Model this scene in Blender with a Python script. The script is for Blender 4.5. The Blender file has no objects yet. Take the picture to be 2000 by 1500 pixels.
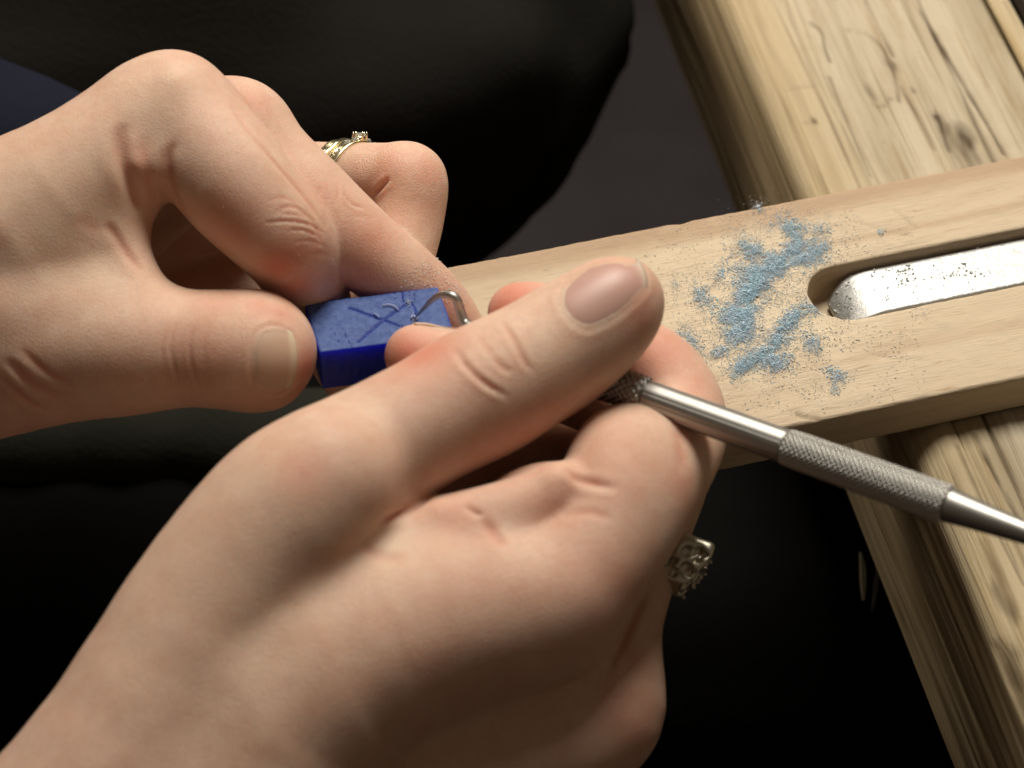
import bpy, bmesh, math, random
import numpy as np
from mathutils import Vector, Matrix
from mathutils.bvhtree import BVHTree

rng = np.random.default_rng(7)
random.seed(7)
S = 0.01                                   # everything below is in cm, stored in metres
scn = bpy.context.scene
C = scn.collection

# ------------------------------------------------------------------ camera
ELEV = math.radians(47.0)
DIST = 48.0                                # camera to the middle of the picture on the pin top (z = 0)
FPX = 5145.0                               # focal length in photo pixels (2000 wide)
FWD = np.array([0, math.cos(ELEV), -math.sin(ELEV)])
RGT = np.array([1.0, 0, 0])
UPV = np.array([0, math.sin(ELEV), math.cos(ELEV)])
CAM = -FWD * DIST
cd = bpy.data.cameras.new('camera')
cam = bpy.data.objects.new('camera', cd)
C.objects.link(cam)
cam.location = CAM * S
cam.rotation_euler = (math.pi / 2 - ELEV, 0, 0)
cd.sensor_width = 36.0
cd.lens = 36.0 * FPX / 2000.0
cd.clip_start = 0.01
cd.clip_end = 50
cd.dof.use_dof = True
cd.dof.focus_distance = (DIST + 0.7) * S
cd.dof.aperture_fstop = 15
cd.dof.aperture_blades = 7
scn.camera = cam

# ------------------------------------------------------------------ light
w = bpy.data.worlds.new('World')
scn.world = w
w.use_nodes = True
bg = w.node_tree.nodes['Background']
bg.inputs[0].default_value = (1.0, 0.78, 0.56, 1)
bg.inputs[1].default_value = 0.08


def lamp(name, pos, target, size, power, col, size_y=None):
    l = bpy.data.lights.new(name, 'AREA')
    l.energy = power
    l.color = col
    l.shape = 'RECTANGLE' if size_y else 'DISK'
    l.size = size * S
    if size_y:
        l.size_y = size_y * S
    o = bpy.data.objects.new(name, l)
    C.objects.link(o)
    o.location = Vector(pos) * S
    o.rotation_euler = (Vector(target) - Vector(pos)).to_track_quat('-Z', 'Y').to_euler()
    return o


LAZ, LEL, LD = math.radians(11), math.radians(61), 75.0
lamp('desk_lamp_light', (LD * math.sin(LAZ) * math.cos(LEL), LD * math.cos(LAZ) * math.cos(LEL), LD * math.sin(LEL)),
     (1, 0, 1), 32, 7.4, (1.0, 0.94, 0.83))
rl = lamp('bench_fill_light', (-30, 50, 20), (2, 18, -2), 14, 0.10, (1.0, 0.86, 0.68))  # added fill, beam narrowed to brighten the far side face of the bench
rl.data.spread = math.radians(36)

scn.view_settings.view_transform = 'Standard'
scn.view_settings.look = 'None'
scn.view_settings.exposure = 0.0
scn.view_settings.gamma = 1.0
scn.cycles.max_bounces = 6
scn.cycles.use_denoising = True

# ------------------------------------------------------------------ helpers: placing


def P(px, py, d):
    """point seen at photo pixel (px, py), d cm nearer than the focus plane of the picture centre"""
    k = (DIST - d) / FPX
    return CAM + FWD * (DIST - d) + RGT * ((px - 1000) * k) + UPV * ((750 - py) * k)


def ray(px, py):
    v = FWD + RGT * ((px - 1000) / FPX) + UPV * ((750 - py) / FPX)
    return v / np.linalg.norm(v)


def Q(px, py, z):
    """point of the horizontal plane z (cm above the pin top) seen at a pixel"""
    r = ray(px, py)
    return CAM + r * ((z - CAM[2]) / r[2])


def nrm(v):
    v = np.asarray(v, float)
    return v / (np.linalg.norm(v) + 1e-12)


def tag(o, label=None, cat=None, group=None, kind=None):
    if label:
        o['label'] = label
    if cat:
        o['category'] = cat
    if group:
        o['group'] = group
    if kind:
        o['kind'] = kind
    return o


def empty(name, pos):
    o = bpy.data.objects.new(name, None)
    o.empty_display_size = 0.01
    C.objects.link(o)
    o.location = Vector(pos) * S
    return o


def wpos(o):
    p = Vector((0, 0, 0))
    while o is not None:
        p = p + o.location
        o = o.parent
    return p


def mesh_obj(name, verts, faces, mat, parent=None, origin=None, rot=None, smooth=True, attrs=None):
    """verts: world cm (or local cm when rot is given)."""
    verts = np.asarray(verts, float)
    if origin is None:
        origin = verts.mean(0)
    loc = np.asarray(origin, float)
    if rot is None:
        verts = verts - loc
    me = bpy.data.meshes.new(name)
    if isinstance(faces, np.ndarray):
        n, k = faces.shape
        me.vertices.add(len(verts))
        me.vertices.foreach_set('co', (verts * S).astype(np.float32).ravel())
        me.loops.add(n * k)
        me.loops.foreach_set('vertex_index', faces.astype(np.int32).ravel())
        me.polygons.add(n)
        me.polygons.foreach_set('loop_start', np.arange(0, n * k, k, dtype=np.int32))
        me.update(calc_edges=True)
    else:
        me.from_pydata([tuple(v) for v in verts * S], [], faces)
    me.validate()
    if smooth:
        me.polygons.foreach_set('use_smooth', np.ones(len(me.polygons), dtype=bool))
    if attrs:
        for an, av in attrs.items():
            av = np.asarray(av, np.float32)
            if av.ndim == 2:
                a = me.color_attributes.new(an, 'FLOAT_COLOR', 'POINT')
                full = np.ones((len(av), 4), np.float32)
                full[:, :av.shape[1]] = av
                a.data.foreach_set('color', full.ravel())
            else:
                a = me.attributes.new(an, 'FLOAT', 'POINT')
                a.data.foreach_set('value', av)
    if mat:
        me.materials.append(mat)
    o = bpy.data.objects.new(name, me)
    C.objects.link(o)
    if parent is not None:
        o.parent = parent
        o.location = Vector(loc) * S - wpos(parent)
    else:
        o.location = Vector(loc) * S
    if rot is not None:
        o.rotation_euler = Matrix(np.asarray(rot).T.tolist()).transposed().to_euler() if False else Matrix(np.asarray(rot).tolist()).to_euler()
    return o

# ------------------------------------------------------------------ helpers: implicit surfaces


class Field:
    def __init__(self, lo, hi, h, big=3.0):
        self.lo = np.asarray(lo, float)
        self.h = h
        self.n = np.maximum(np.ceil((np.asarray(hi, float) - self.lo) / h).astype(int) + 1, 3)
        self.ax = [(self.lo[i] + np.arange(self.n[i]) * h).astype(np.float32) for i in range(3)]
        self.f = np.full(tuple(self.n), big, np.float32)

    def box(self, lo, hi):
        a = np.clip(np.floor((np.asarray(lo) - self.lo) / self.h).astype(int), 0, self.n)
        b = np.clip(np.ceil((np.asarray(hi) - self.lo) / self.h).astype(int) + 1, 0, self.n)
        if np.any(b <= a):
            return None
        sl = tuple(slice(a[i], b[i]) for i in range(3))
        X = self.ax[0][sl[0]][:, None, None]
        Y = self.ax[1][sl[1]][None, :, None]
        Z = self.ax[2][sl[2]][None, None, :]
        return sl, X, Y, Z

    def capsule(self, a, b, ra, rb, k=0.2, m=0.9, sub=False):
        a = np.asarray(a, np.float32)
        b = np.asarray(b, np.float32)
        r = max(ra, rb) + m
        bx = self.box(np.minimum(a, b) - r, np.maximum(a, b) + r)
        if bx is None:
            return
        sl, X, Y, Z = bx
        ab = b - a
        L = float(ab @ ab)
        if L < 1e-9:
            t = np.float32(0)
            d = np.sqrt((X - a[0]) ** 2 + (Y - a[1]) ** 2 + (Z - a[2]) ** 2) - ra
        else:
            t = np.clip(((X - a[0]) * ab[0] + (Y - a[1]) * ab[1] + (Z - a[2]) * ab[2]) / L, 0, 1)
            d = np.sqrt((X - a[0] - t * ab[0]) ** 2 + (Y - a[1] - t * ab[1]) ** 2 + (Z - a[2] - t * ab[2]) ** 2) - (ra + (rb - ra) * t)
        if sub:
            self.f[sl] = -smin(-self.f[sl], d, k)
        else:
            self.f[sl] = smin(self.f[sl], d, k)

    def tri(self, a, b, c, r, k=0.2, m=0.9):
        a, b, c = [np.asarray(v, np.float32) for v in (a, b, c)]
        bx = self.box(np.minimum(np.minimum(a, b), c) - r - m, np.maximum(np.maximum(a, b), c) + r + m)
        if bx is None:
            return
        sl, X, Y, Z = bx
        nn = np.cross(b - a, c - a)

        def dot(v, p):
            return (X - p[0]) * v[0] + (Y - p[1]) * v[1] + (Z - p[2]) * v[2]
        ins = None
        for p, q in ((a, b), (b, c), (c, a)):
            s = dot(np.cross(q - p, nn), p) <= 0
            ins = s if ins is None else (ins & s)

        def seg(p, q):
            e = q - p
            t = np.clip(dot(e, p) / float(e @ e), 0, 1)
            return (X - p[0] - t * e[0]) ** 2 + (Y - p[1] - t * e[1]) ** 2 + (Z - p[2] - t * e[2]) ** 2
        de = np.minimum(np.minimum(seg(a, b), seg(b, c)), seg(c, a))
        dp = dot(nn, a) ** 2 / float(nn @ nn)
        d = np.sqrt(np.where(ins, dp, de)) - r
        self.f[sl] = smin(self.f[sl], d, k)

    def mesh(self, smooth_it=2):
        return surface_nets(self.f, self.lo, self.h, smooth_it)


def smin(a, b, k):
    if k <= 1e-6:
        return np.minimum(a, b)
    h = np.maximum(k - np.abs(a - b), 0) / k
    return np.minimum(a, b) - h * h * k * 0.25


def surface_nets(f, lo, h, smooth_it=2):
    s = f < 0
    c = None
    nx, ny, nz = [n - 1 for n in f.shape]
    cnt = np.zeros((nx, ny, nz), np.int8)
    for i in (0, 1):
        for j in (0, 1):
            for k in (0, 1):
                cnt += s[i:i + nx, j:j + ny, k:k + nz]
    act = (cnt > 0) & (cnt < 8)
    idx = np.argwhere(act)
    num = len(idx)
    vid = np.full((nx, ny, nz), -1, np.int32)
    vid[act] = np.arange(num, dtype=np.int32)
    acc = np.zeros((num, 3))
    n = np.zeros(num)
    corners = [(i, j, k) for i in (0, 1) for j in (0, 1) for k in (0, 1)]
    val = {cc: f[idx[:, 0] + cc[0], idx[:, 1] + cc[1], idx[:, 2] + cc[2]].astype(float) for cc in corners}
    for a in corners:
        for ax in range(3):
            if a[ax] == 0:
                b = list(a)
                b[ax] = 1
                b = tuple(b)
                va, vb = val[a], val[b]
                cr = (va < 0) != (vb < 0)
                t = np.where(cr, va / np.where(cr, va - vb, 1), 0)
                for q in range(3):
                    acc[:, q] += np.where(cr, a[q] + (t if q == ax else 0), 0)
                n += cr
    pos = (idx + acc / n[:, None]) * h + lo
    faces = []
    for ax in range(3):
        b, c2 = (ax + 1) % 3, (ax + 2) % 3
        sl0 = [slice(None)] * 3
        sl1 = [slice(None)] * 3
        sl0[ax] = slice(0, -1)
        sl1[ax] = slice(1, None)
        A, B = s[tuple(sl0)], s[tuple(sl1)]
        e = np.argwhere(A != B)
        ok = (e[:, b] > 0) & (e[:, c2] > 0) & (e[:, b] < f.shape[b] - 1) & (e[:, c2] < f.shape[c2] - 1)
        e = e[ok]
        flip = A[e[:, 0], e[:, 1], e[:, 2]]
        q = []
        for ob, oc in ((1, 1), (0, 1), (0, 0), (1, 0)):
            g = e.copy()
            g[:, b] -= ob
            g[:, c2] -= oc
            q.append(vid[g[:, 0], g[:, 1], g[:, 2]])
        q = np.stack(q, 1)
        q[~flip] = q[~flip][:, ::-1]
        faces.append(q)
    F = np.concatenate(faces)
    for _ in range(smooth_it):
        pos = relax(pos, F, 0.5)
    return pos, F


def relax(pos, F, lam):
    acc = np.zeros_like(pos)
    n = np.zeros(len(pos))
    for a, b in ((0, 1), (1, 2), (2, 3), (3, 0)):
        for q in range(3):
            acc[:, q] += np.bincount(F[:, a], pos[F[:, b], q], len(pos)) + np.bincount(F[:, b], pos[F[:, a], q], len(pos))
        n += np.bincount(F[:, a], minlength=len(pos)) + np.bincount(F[:, b], minlength=len(pos))
    return pos + lam * (acc / np.maximum(n, 1)[:, None] - pos)


def vnormals(pos, F):
    fn = np.cross(pos[F[:, 2]] - pos[F[:, 0]], pos[F[:, 3]] - pos[F[:, 1]])
    out = np.zeros_like(pos)
    for i in range(4):
        for q in range(3):
            out[:, q] += np.bincount(F[:, i], fn[:, q], len(pos))
    return out / (np.linalg.norm(out, axis=1)[:, None] + 1e-12)


def vnoise(p, scale, seed=0):
    """smooth value noise in -1..1 of points p (n,3)"""
    g = np.random.default_rng(seed).random((32, 32, 32)) * 2 - 1
    q = np.asarray(p) * scale + 100.0
    i = np.floor(q).astype(int)
    t = q - i
    t = t * t * (3 - 2 * t)
    out = 0
    for a in (0, 1):
        for b in (0, 1):
            for c in (0, 1):
                wgt = (t[:, 0] if a else 1 - t[:, 0]) * (t[:, 1] if b else 1 - t[:, 1]) * (t[:, 2] if c else 1 - t[:, 2])
                out = out + wgt * g[(i[:, 0] + a) % 32, (i[:, 1] + b) % 32, (i[:, 2] + c) % 32]
    return out


def spline(pts, sub):
    pts = np.asarray(pts, float)
    if len(pts) < 3 or sub < 2:
        return pts
    ext = np.vstack([2 * pts[0] - pts[1], pts, 2 * pts[-1] - pts[-2]])
    out = []
    for i in range(1, len(ext) - 2):
        p0, p1, p2, p3 = ext[i - 1:i + 3]
        for j in range(sub):
            t = j / sub
            out.append(0.5 * ((2 * p1) + (-p0 + p2) * t + (2 * p0 - 5 * p1 + 4 * p2 - p3) * t * t + (-p0 + 3 * p1 - 3 * p2 + p3) * t ** 3))
    out.append(pts[-1])
    return np.array(out)


def to_world(chain, dz=0.0):
    """chain rows (px, py, r_px, d) -> world centres and radii in cm"""
    ch = np.asarray(chain, float)
    c = np.array([P(a, b, d + dz) for a, b, r, d in ch])
    r = ch[:, 2] * (DIST - ch[:, 3] - dz) / FPX
    return c, r


def add_chain(F, chain, dz=0.0, k=0.05, sub=3):
    c, r = to_world(chain, dz)
    cr = spline(np.column_stack([c, r]), sub)
    for a, b in zip(cr[:-1], cr[1:]):
        F.capsule(a[:3], b[:3], a[3], b[3], k)


def poly_dist(p, poly):
    """distance of points to a polyline, and parameter 0..1"""
    best = np.full(len(p), 1e9)
    par = np.zeros(len(p))
    m = len(poly) - 1
    for i in range(m):
        a, b = poly[i], poly[i + 1]
        e = b - a
        t = np.clip((p - a) @ e / (e @ e + 1e-12), 0, 1)
        d = np.linalg.norm(p - a - t[:, None] * e, axis=1)
        u = d < best
        best[u] = d[u]
        par[u] = (i + t[u]) / m
    return best, par

# ------------------------------------------------------------------ helpers: materials


class NT:
    def __init__(self, name):
        self.m = bpy.data.materials.new(name)
        self.m.use_nodes = True
        self.t = self.m.node_tree
        self.b = self.t.nodes['Principled BSDF']

    def n(self, typ, **kw):
        nd = self.t.nodes.new(typ)
        for k, v in kw.items():
            if k.startswith('i_'):
                key = k[2:]
                key = int(key) if key.isdigit() else key.replace('_', ' ')
                s = nd.inputs[key]
                if isinstance(v, bpy.types.NodeSocket):
                    self.t.links.new(v, s)
                else:
                    s.default_value = v
            else:
                setattr(nd, k, v)
        return nd

    def link(self, a, b):
        self.t.links.new(a, b)

    def set(self, **kw):
        for k, v in kw.items():
            s = self.b.inputs[k.replace('_', ' ')]
            if isinstance(v, bpy.types.NodeSocket):
                self.t.links.new(v, s)
            else:
                s.default_value = v

    def coord(self, scale=(1, 1, 1)):
        c = self.n('ShaderNodeTexCoord')
        mp = self.n('ShaderNodeMapping')
        self.link(c.outputs['Object'], mp.inputs['Vector'])
        mp.inputs['Scale'].default_value = scale
        return mp.outputs[0]

    def noise(self, vec, scale, detail=3, rough=0.5, dist=0.0):
        nd = self.n('ShaderNodeTexNoise')
        self.link(vec, nd.inputs['Vector'])
        nd.inputs['Scale'].default_value = scale
        nd.inputs['Detail'].default_value = detail
        nd.inputs['Roughness'].default_value = rough
        nd.inputs['Distortion'].default_value = dist
        return nd.outputs['Fac']

    def ramp(self, fac, stops, interp='LINEAR'):
        nd = self.n('ShaderNodeValToRGB')
        nd.color_ramp.interpolation = interp
        el = nd.color_ramp.elements
        while len(el) < len(stops):
            el.new(0.5)
        for e, (p, c) in zip(el, stops):
            e.position = p
            e.color = c if len(c) == 4 else (*c, 1)
        self.link(fac, nd.inputs[0])
        return nd.outputs[0]

    def mix(self, fac, a, b, mode='MIX'):
        nd = self.n('ShaderNodeMix', data_type='RGBA', blend_type=mode)
        for s, v in ((nd.inputs[0], fac), (nd.inputs[6], a), (nd.inputs[7], b)):
            if isinstance(v, bpy.types.NodeSocket):
                self.link(v, s)
            else:
                s.default_value = v if not isinstance(v, tuple) or len(v) == 4 else (*v, 1)
        return nd.outputs[2]

    def math(self, op, a, b=0.0, clamp=False):
        nd = self.n('ShaderNodeMath', operation=op, use_clamp=clamp)
        for s, v in ((nd.inputs[0], a), (nd.inputs[1], b)):
            if isinstance(v, bpy.types.NodeSocket):
                self.link(v, s)
            else:
                s.default_value = v
        return nd.outputs[0]

    def attr(self, name):
        return self.n('ShaderNodeAttribute', attribute_name=name)

    def bump(self, h, strength, dist=0.001, normal=None):
        nd = self.n('ShaderNodeBump')
        self.link(h, nd.inputs['Height'])
        nd.inputs['Strength'].default_value = strength
        nd.inputs['Distance'].default_value = dist
        if normal is not None:
            self.link(normal, nd.inputs['Normal'])
        return nd.outputs[0]


def skin_mat():
    k = NT('skin')
    co = k.coord()
    n1 = k.noise(co, 55, 4, 0.6)
    n2 = k.noise(co, 260, 3, 0.6)
    base = k.ramp(n1, [(0.3, (0.665, 0.438, 0.335)), (0.7, (0.74, 0.52, 0.392))])
    n3 = k.noise(co, 120, 4, 0.65)
    base = k.mix(k.math('MULTIPLY', k.ramp(n3, [(.42, (0, 0, 0)), (.66, (1, 1, 1))]), 0.42), base, (0.60, 0.31, 0.205))
    n4 = k.noise(co, 900, 3, 0.7)
    base = k.mix(k.math('MULTIPLY', k.ramp(n4, [(.45, (0, 0, 0)), (.7, (1, 1, 1))]), 0.22), base, (0.50, 0.29, 0.21))
    base = k.mix(k.math('MULTIPLY', k.ramp(n2, [(.4, (0, 0, 0)), (.65, (1, 1, 1))]), 0.20), base, (0.57, 0.31, 0.21))
    red = k.attr('red')
    base = k.mix(k.math('MULTIPLY', red.outputs['Fac'], 0.75, True), base, (0.62, 0.195, 0.125))
    pale = k.attr('pale')
    base = k.mix(k.math('MULTIPLY', pale.outputs['Fac'], 0.6, True), base, (0.72, 0.57, 0.41))
    k.set(Base_Color=base, Roughness=0.52, Subsurface_Weight=0.5, Subsurface_Radius=(1.0, 0.30, 0.14), Subsurface_Scale=0.0048)
    k.b.inputs['Specular IOR Level'].default_value = 0.32
    v = k.n('ShaderNodeTexVoronoi', feature='DISTANCE_TO_EDGE')
    k.link(co, v.inputs['Vector'])
    v.inputs['Scale'].default_value = 2600
    v2 = k.n('ShaderNodeTexVoronoi', feature='DISTANCE_TO_EDGE')
    k.link(co, v2.inputs['Vector'])
    v2.inputs['Scale'].default_value = 1500
    hgt = k.math('ADD', k.math('MINIMUM', v.outputs[0], 0.25), k.math('MULTIPLY', k.math('MINIMUM', v2.outputs[0], 0.2), 1.2))
    hgt = k.math('ADD', hgt, k.math('MULTIPLY', k.noise(co, 2200, 2, 0.6), 0.35))
    k.set(Normal=k.bump(hgt, 0.45, 0.00025))
    return k.m


def nail_mat(name, col, tip):
    k = NT(name)
    a = k.attr('tip')
    n = k.noise(k.coord(), 300, 2, 0.5)
    c = k.mix(k.math('MULTIPLY', n, 0.3), (*col, 1), (col[0] * 0.85, col[1] * 0.75, col[2] * 0.75, 1))
    c = k.mix(a.outputs['Fac'], c, (*tip, 1))
    k.set(Base_Color=c, Roughness=0.46, Subsurface_Weight=0.25, Subsurface_Radius=(1, 0.35, 0.2), Subsurface_Scale=0.002)
    return k.m


def pin_wood():
    k = NT('beech_wood')
    lo = k.coord((3.0, 26, 26))
    n1 = k.noise(lo, 4.0, 5, 0.6, 0.6)
    n2 = k.noise(k.coord((24, 260, 260)), 4.2, 3, 0.65)
    n3 = k.noise(k.coord((1, 1, 1)), 90, 4, 0.6)
    base = k.ramp(n1, [(0.28, (0.41, 0.30, 0.205)), (0.47, (0.52, 0.415, 0.295)), (0.75, (0.585, 0.48, 0.35))])
    base = k.mix(k.math('MULTIPLY', n3, 0.3), base, (0.60, 0.475, 0.315))
    fl = k.ramp(n2, [(0.60, (0, 0, 0)), (0.70, (1, 1, 1))])
    base = k.mix(k.math('MULTIPLY', fl, 0.5), base, (0.30, 0.17, 0.08))
    br = k.attr('brown')
    base = k.mix(k.math('MULTIPLY', br.outputs['Fac'], 0.75, True), base, (0.35, 0.215, 0.13))
    du = k.attr('dust')
    base = k.mix(k.math('MULTIPLY', du.outputs['Fac'], 0.55, True), base, (0.65, 0.55, 0.40))
    ck = k.attr('dark')
    base = k.mix(k.math('MULTIPLY', ck.outputs['Fac'], 1.0, True), base, (0.10, 0.06, 0.03))
    k.set(Base_Color=base, Roughness=0.62)
    k.b.inputs['Specular IOR Level'].default_value = 0.25
    h = k.math('ADD', k.math('MULTIPLY', n2, 0.6), k.noise(k.coord((40, 300, 300)), 6, 3, 0.65))
    k.set(Normal=k.bump(h, 0.35, 0.0005))
    return k.m


def bench_wood(name, dark=1.0):
    k = NT(name)
    n1 = k.noise(k.coord((2.2, 34, 34)), 3.2, 6, 0.65, 0.35)
    n2 = k.noise(k.coord((2.6, 190, 190)), 3.5, 4, 0.7, 0.2)
    n3 = k.noise(k.coord((1, 1, 1)), 60, 5, 0.65)
    t = lambda c: tuple(x * dark for x in c)
    base = k.ramp(n1, [(0.26, t((0.25, 0.195, 0.125))), (0.42, t((0.39, 0.325, 0.225))), (0.56, t((0.47, 0.40, 0.295))), (0.8, t((0.535, 0.46, 0.35)))])
    st = k.ramp(n2, [(0.58, (0, 0, 0)), (0.72, (1, 1, 1))])
    n5 = k.noise(k.coord((3.5, 85, 85)), 3.3, 5, 0.7, 0.25)
    st2 = k.ramp(n5, [(0.54, (0, 0, 0)), (0.66, (1, 1, 1))])
    base = k.mix(k.math('MULTIPLY', st2, 0.62), base, t((0.30, 0.205, 0.105)))
    base = k.mix(k.math('MULTIPLY', st, 0.72), base, t((0.17, 0.115, 0.055)))
    grime = k.ramp(n3, [(0.5, (0, 0, 0)), (0.78, (1, 1, 1))])
    base = k.mix(k.math('MULTIPLY', grime, 0.4), base, t((0.30, 0.22, 0.125)))
    yl = k.attr('yellow')
    base = k.mix(k.math('MULTIPLY', yl.outputs['Fac'], 0.42, True), base, t((0.46, 0.34, 0.165)))
    gn = k.attr('grain')
    base = k.mix(k.math('MULTIPLY', gn.outputs['Fac'], 0.9, True), base, (0.15, 0.10, 0.05))
    ck = k.attr('dark')
    base = k.mix(ck.outputs['Fac'], base, (0.055, 0.032, 0.014))
    k.set(Base_Color=base, Roughness=0.72)
    k.b.inputs['Specular IOR Level'].default_value = 0.2
    h = k.math('ADD', k.math('MULTIPLY', n2, 0.9), n1)
    k.set(Normal=k.bump(h, 0.5, 0.0012))
    return k.m


def metal(name, col, rough, bumpy=0.0, aniso=None):
    k = NT(name)
    n = k.noise(k.coord(aniso or (1, 1, 1)), 600, 3, 0.6)
    k.set(Base_Color=k.mix(k.math('MULTIPLY', n, 0.3), (*col, 1), tuple(c * 0.75 for c in col) + (1,)), Metallic=1.0,
          Roughness=k.math('ADD', rough - 0.06, k.math('MULTIPLY', n, 0.12)))
    if bumpy:
        k.set(Normal=k.bump(n, bumpy, 0.0003))
    return k.m


def cloth_mat(name, c1, c2, rough=0.95):
    k = NT(name)
    n1 = k.noise(k.coord(), 16, 4, 0.6)
    n2 = k.noise(k.coord((1, 1, 1)), 700, 2, 0.5)
    k.set(Base_Color=k.mix(n1, (*c1, 1), (*c2, 1)), Roughness=rough, Normal=k.bump(n2, 0.3, 0.0006))
    k.b.inputs['Specular IOR Level'].default_value = 0.06
    return k.m


def simple(name, col, rough, **kw):
    k = NT(name)
    n = k.noise(k.coord(), 400, 3, 0.6)
    k.set(Base_Color=k.mix(k.math('MULTIPLY', n, 0.35), (*col, 1), tuple(c * 0.7 for c in col) + (1,)), Roughness=rough, **kw)
    return k.m


M_SKIN = skin_mat()
M_NAIL = nail_mat('thumbnail_rose', (0.52, 0.305, 0.25), (0.62, 0.47, 0.37))
M_NAIL2 = nail_mat('thumbnail_tan', (0.585, 0.40, 0.29), (0.66, 0.52, 0.37))
M_PIN = pin_wood()
M_BENCH = bench_wood('bench_wood')
M_STEEL = metal('satin_steel', (0.40, 0.385, 0.36), 0.45)
M_PLATE = metal('brushed_plate', (0.46, 0.455, 0.445), 0.50, 0.5)
M_GOLD = metal('pale_gold', (0.95, 0.84, 0.56), 0.27)
M_SILVER = metal('old_silver', (0.62, 0.58, 0.48), 0.30)
M_BLACK = cloth_mat('black_cloth', (0.008, 0.0074, 0.0066), (0.019, 0.0183, 0.0165))
M_APRON = cloth_mat('apron_black', (0.0035, 0.0033, 0.003), (0.005, 0.0045, 0.004))
M_NAVY = cloth_mat('navy_cloth', (0.010, 0.0115, 0.021), (0.016, 0.018, 0.031))
M_OLIVE = cloth_mat('charcoal_cloth', (0.016, 0.016, 0.012), (0.024, 0.024, 0.018))

# ------------------------------------------------------------------ setting: floor
fl = cloth_mat('floor_grey', (0.045, 0.038, 0.042), (0.085, 0.076, 0.08), 0.8)
FZ = -52.0
floor = mesh_obj('floor', [(-400, -300, FZ), (400, -300, FZ), (400, 700, FZ), (-400, 700, FZ)], [(0, 1, 2, 3)], fl, origin=(0, 0, FZ), smooth=False)
tag(floor, kind='structure')

# ------------------------------------------------------------------ frames
PT = 0.86                                        # pin thickness
pa, pb = Q(1532, 834, 0), Q(2000, 736, 0)        # front top edge
qa, qb = Q(880, 520, 0), Q(2000, 302, 0)         # back top edge
ux = nrm((nrm(pb - pa) + nrm(qb - qa)))
ux[2] = 0
ux = nrm(ux)
uy = np.array([-ux[1], ux[0], 0])
front = float((0.5 * (pa + pb)) @ uy)
back = float((0.5 * (qa + qb)) @ uy)
PW = back - front
x_left = float(Q(885, 640, 0) @ ux)
x_right = float(Q(2000, 520, 0) @ ux) + 2.4
R_PIN = np.column_stack([ux, uy, [0, 0, 1]])
pin_o = ux * ((x_left + x_right) / 2) + uy * ((front + back) / 2)
PL = x_right - x_left


def pin_local(p):
    return (np.asarray(p) - pin_o) @ R_PIN


# bench top frame
ZB = -PT - 0.02
e0, e1 = Q(1422, 0, ZB), Q(2012, 1400, ZB)
bx = nrm(e1 - e0)                                # along the bench edge, towards the camera
by = np.array([-bx[1], bx[0], 0])                # to the right
by = by if by[0] > 0 else -by
R_B = np.column_stack([bx, np.cross([0, 0, 1], bx), [0, 0, 1]])
bsgn = 1.0 if float(R_B[:, 1] @ by) > 0 else -1.0

# ------------------------------------------------------------------ bench
bench = empty('workbench', e0 + np.array([0, 0, -5.6]))
tag(bench, 'old pale wooden workbench with worn cracked planks under the wooden pin', 'workbench')


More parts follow.
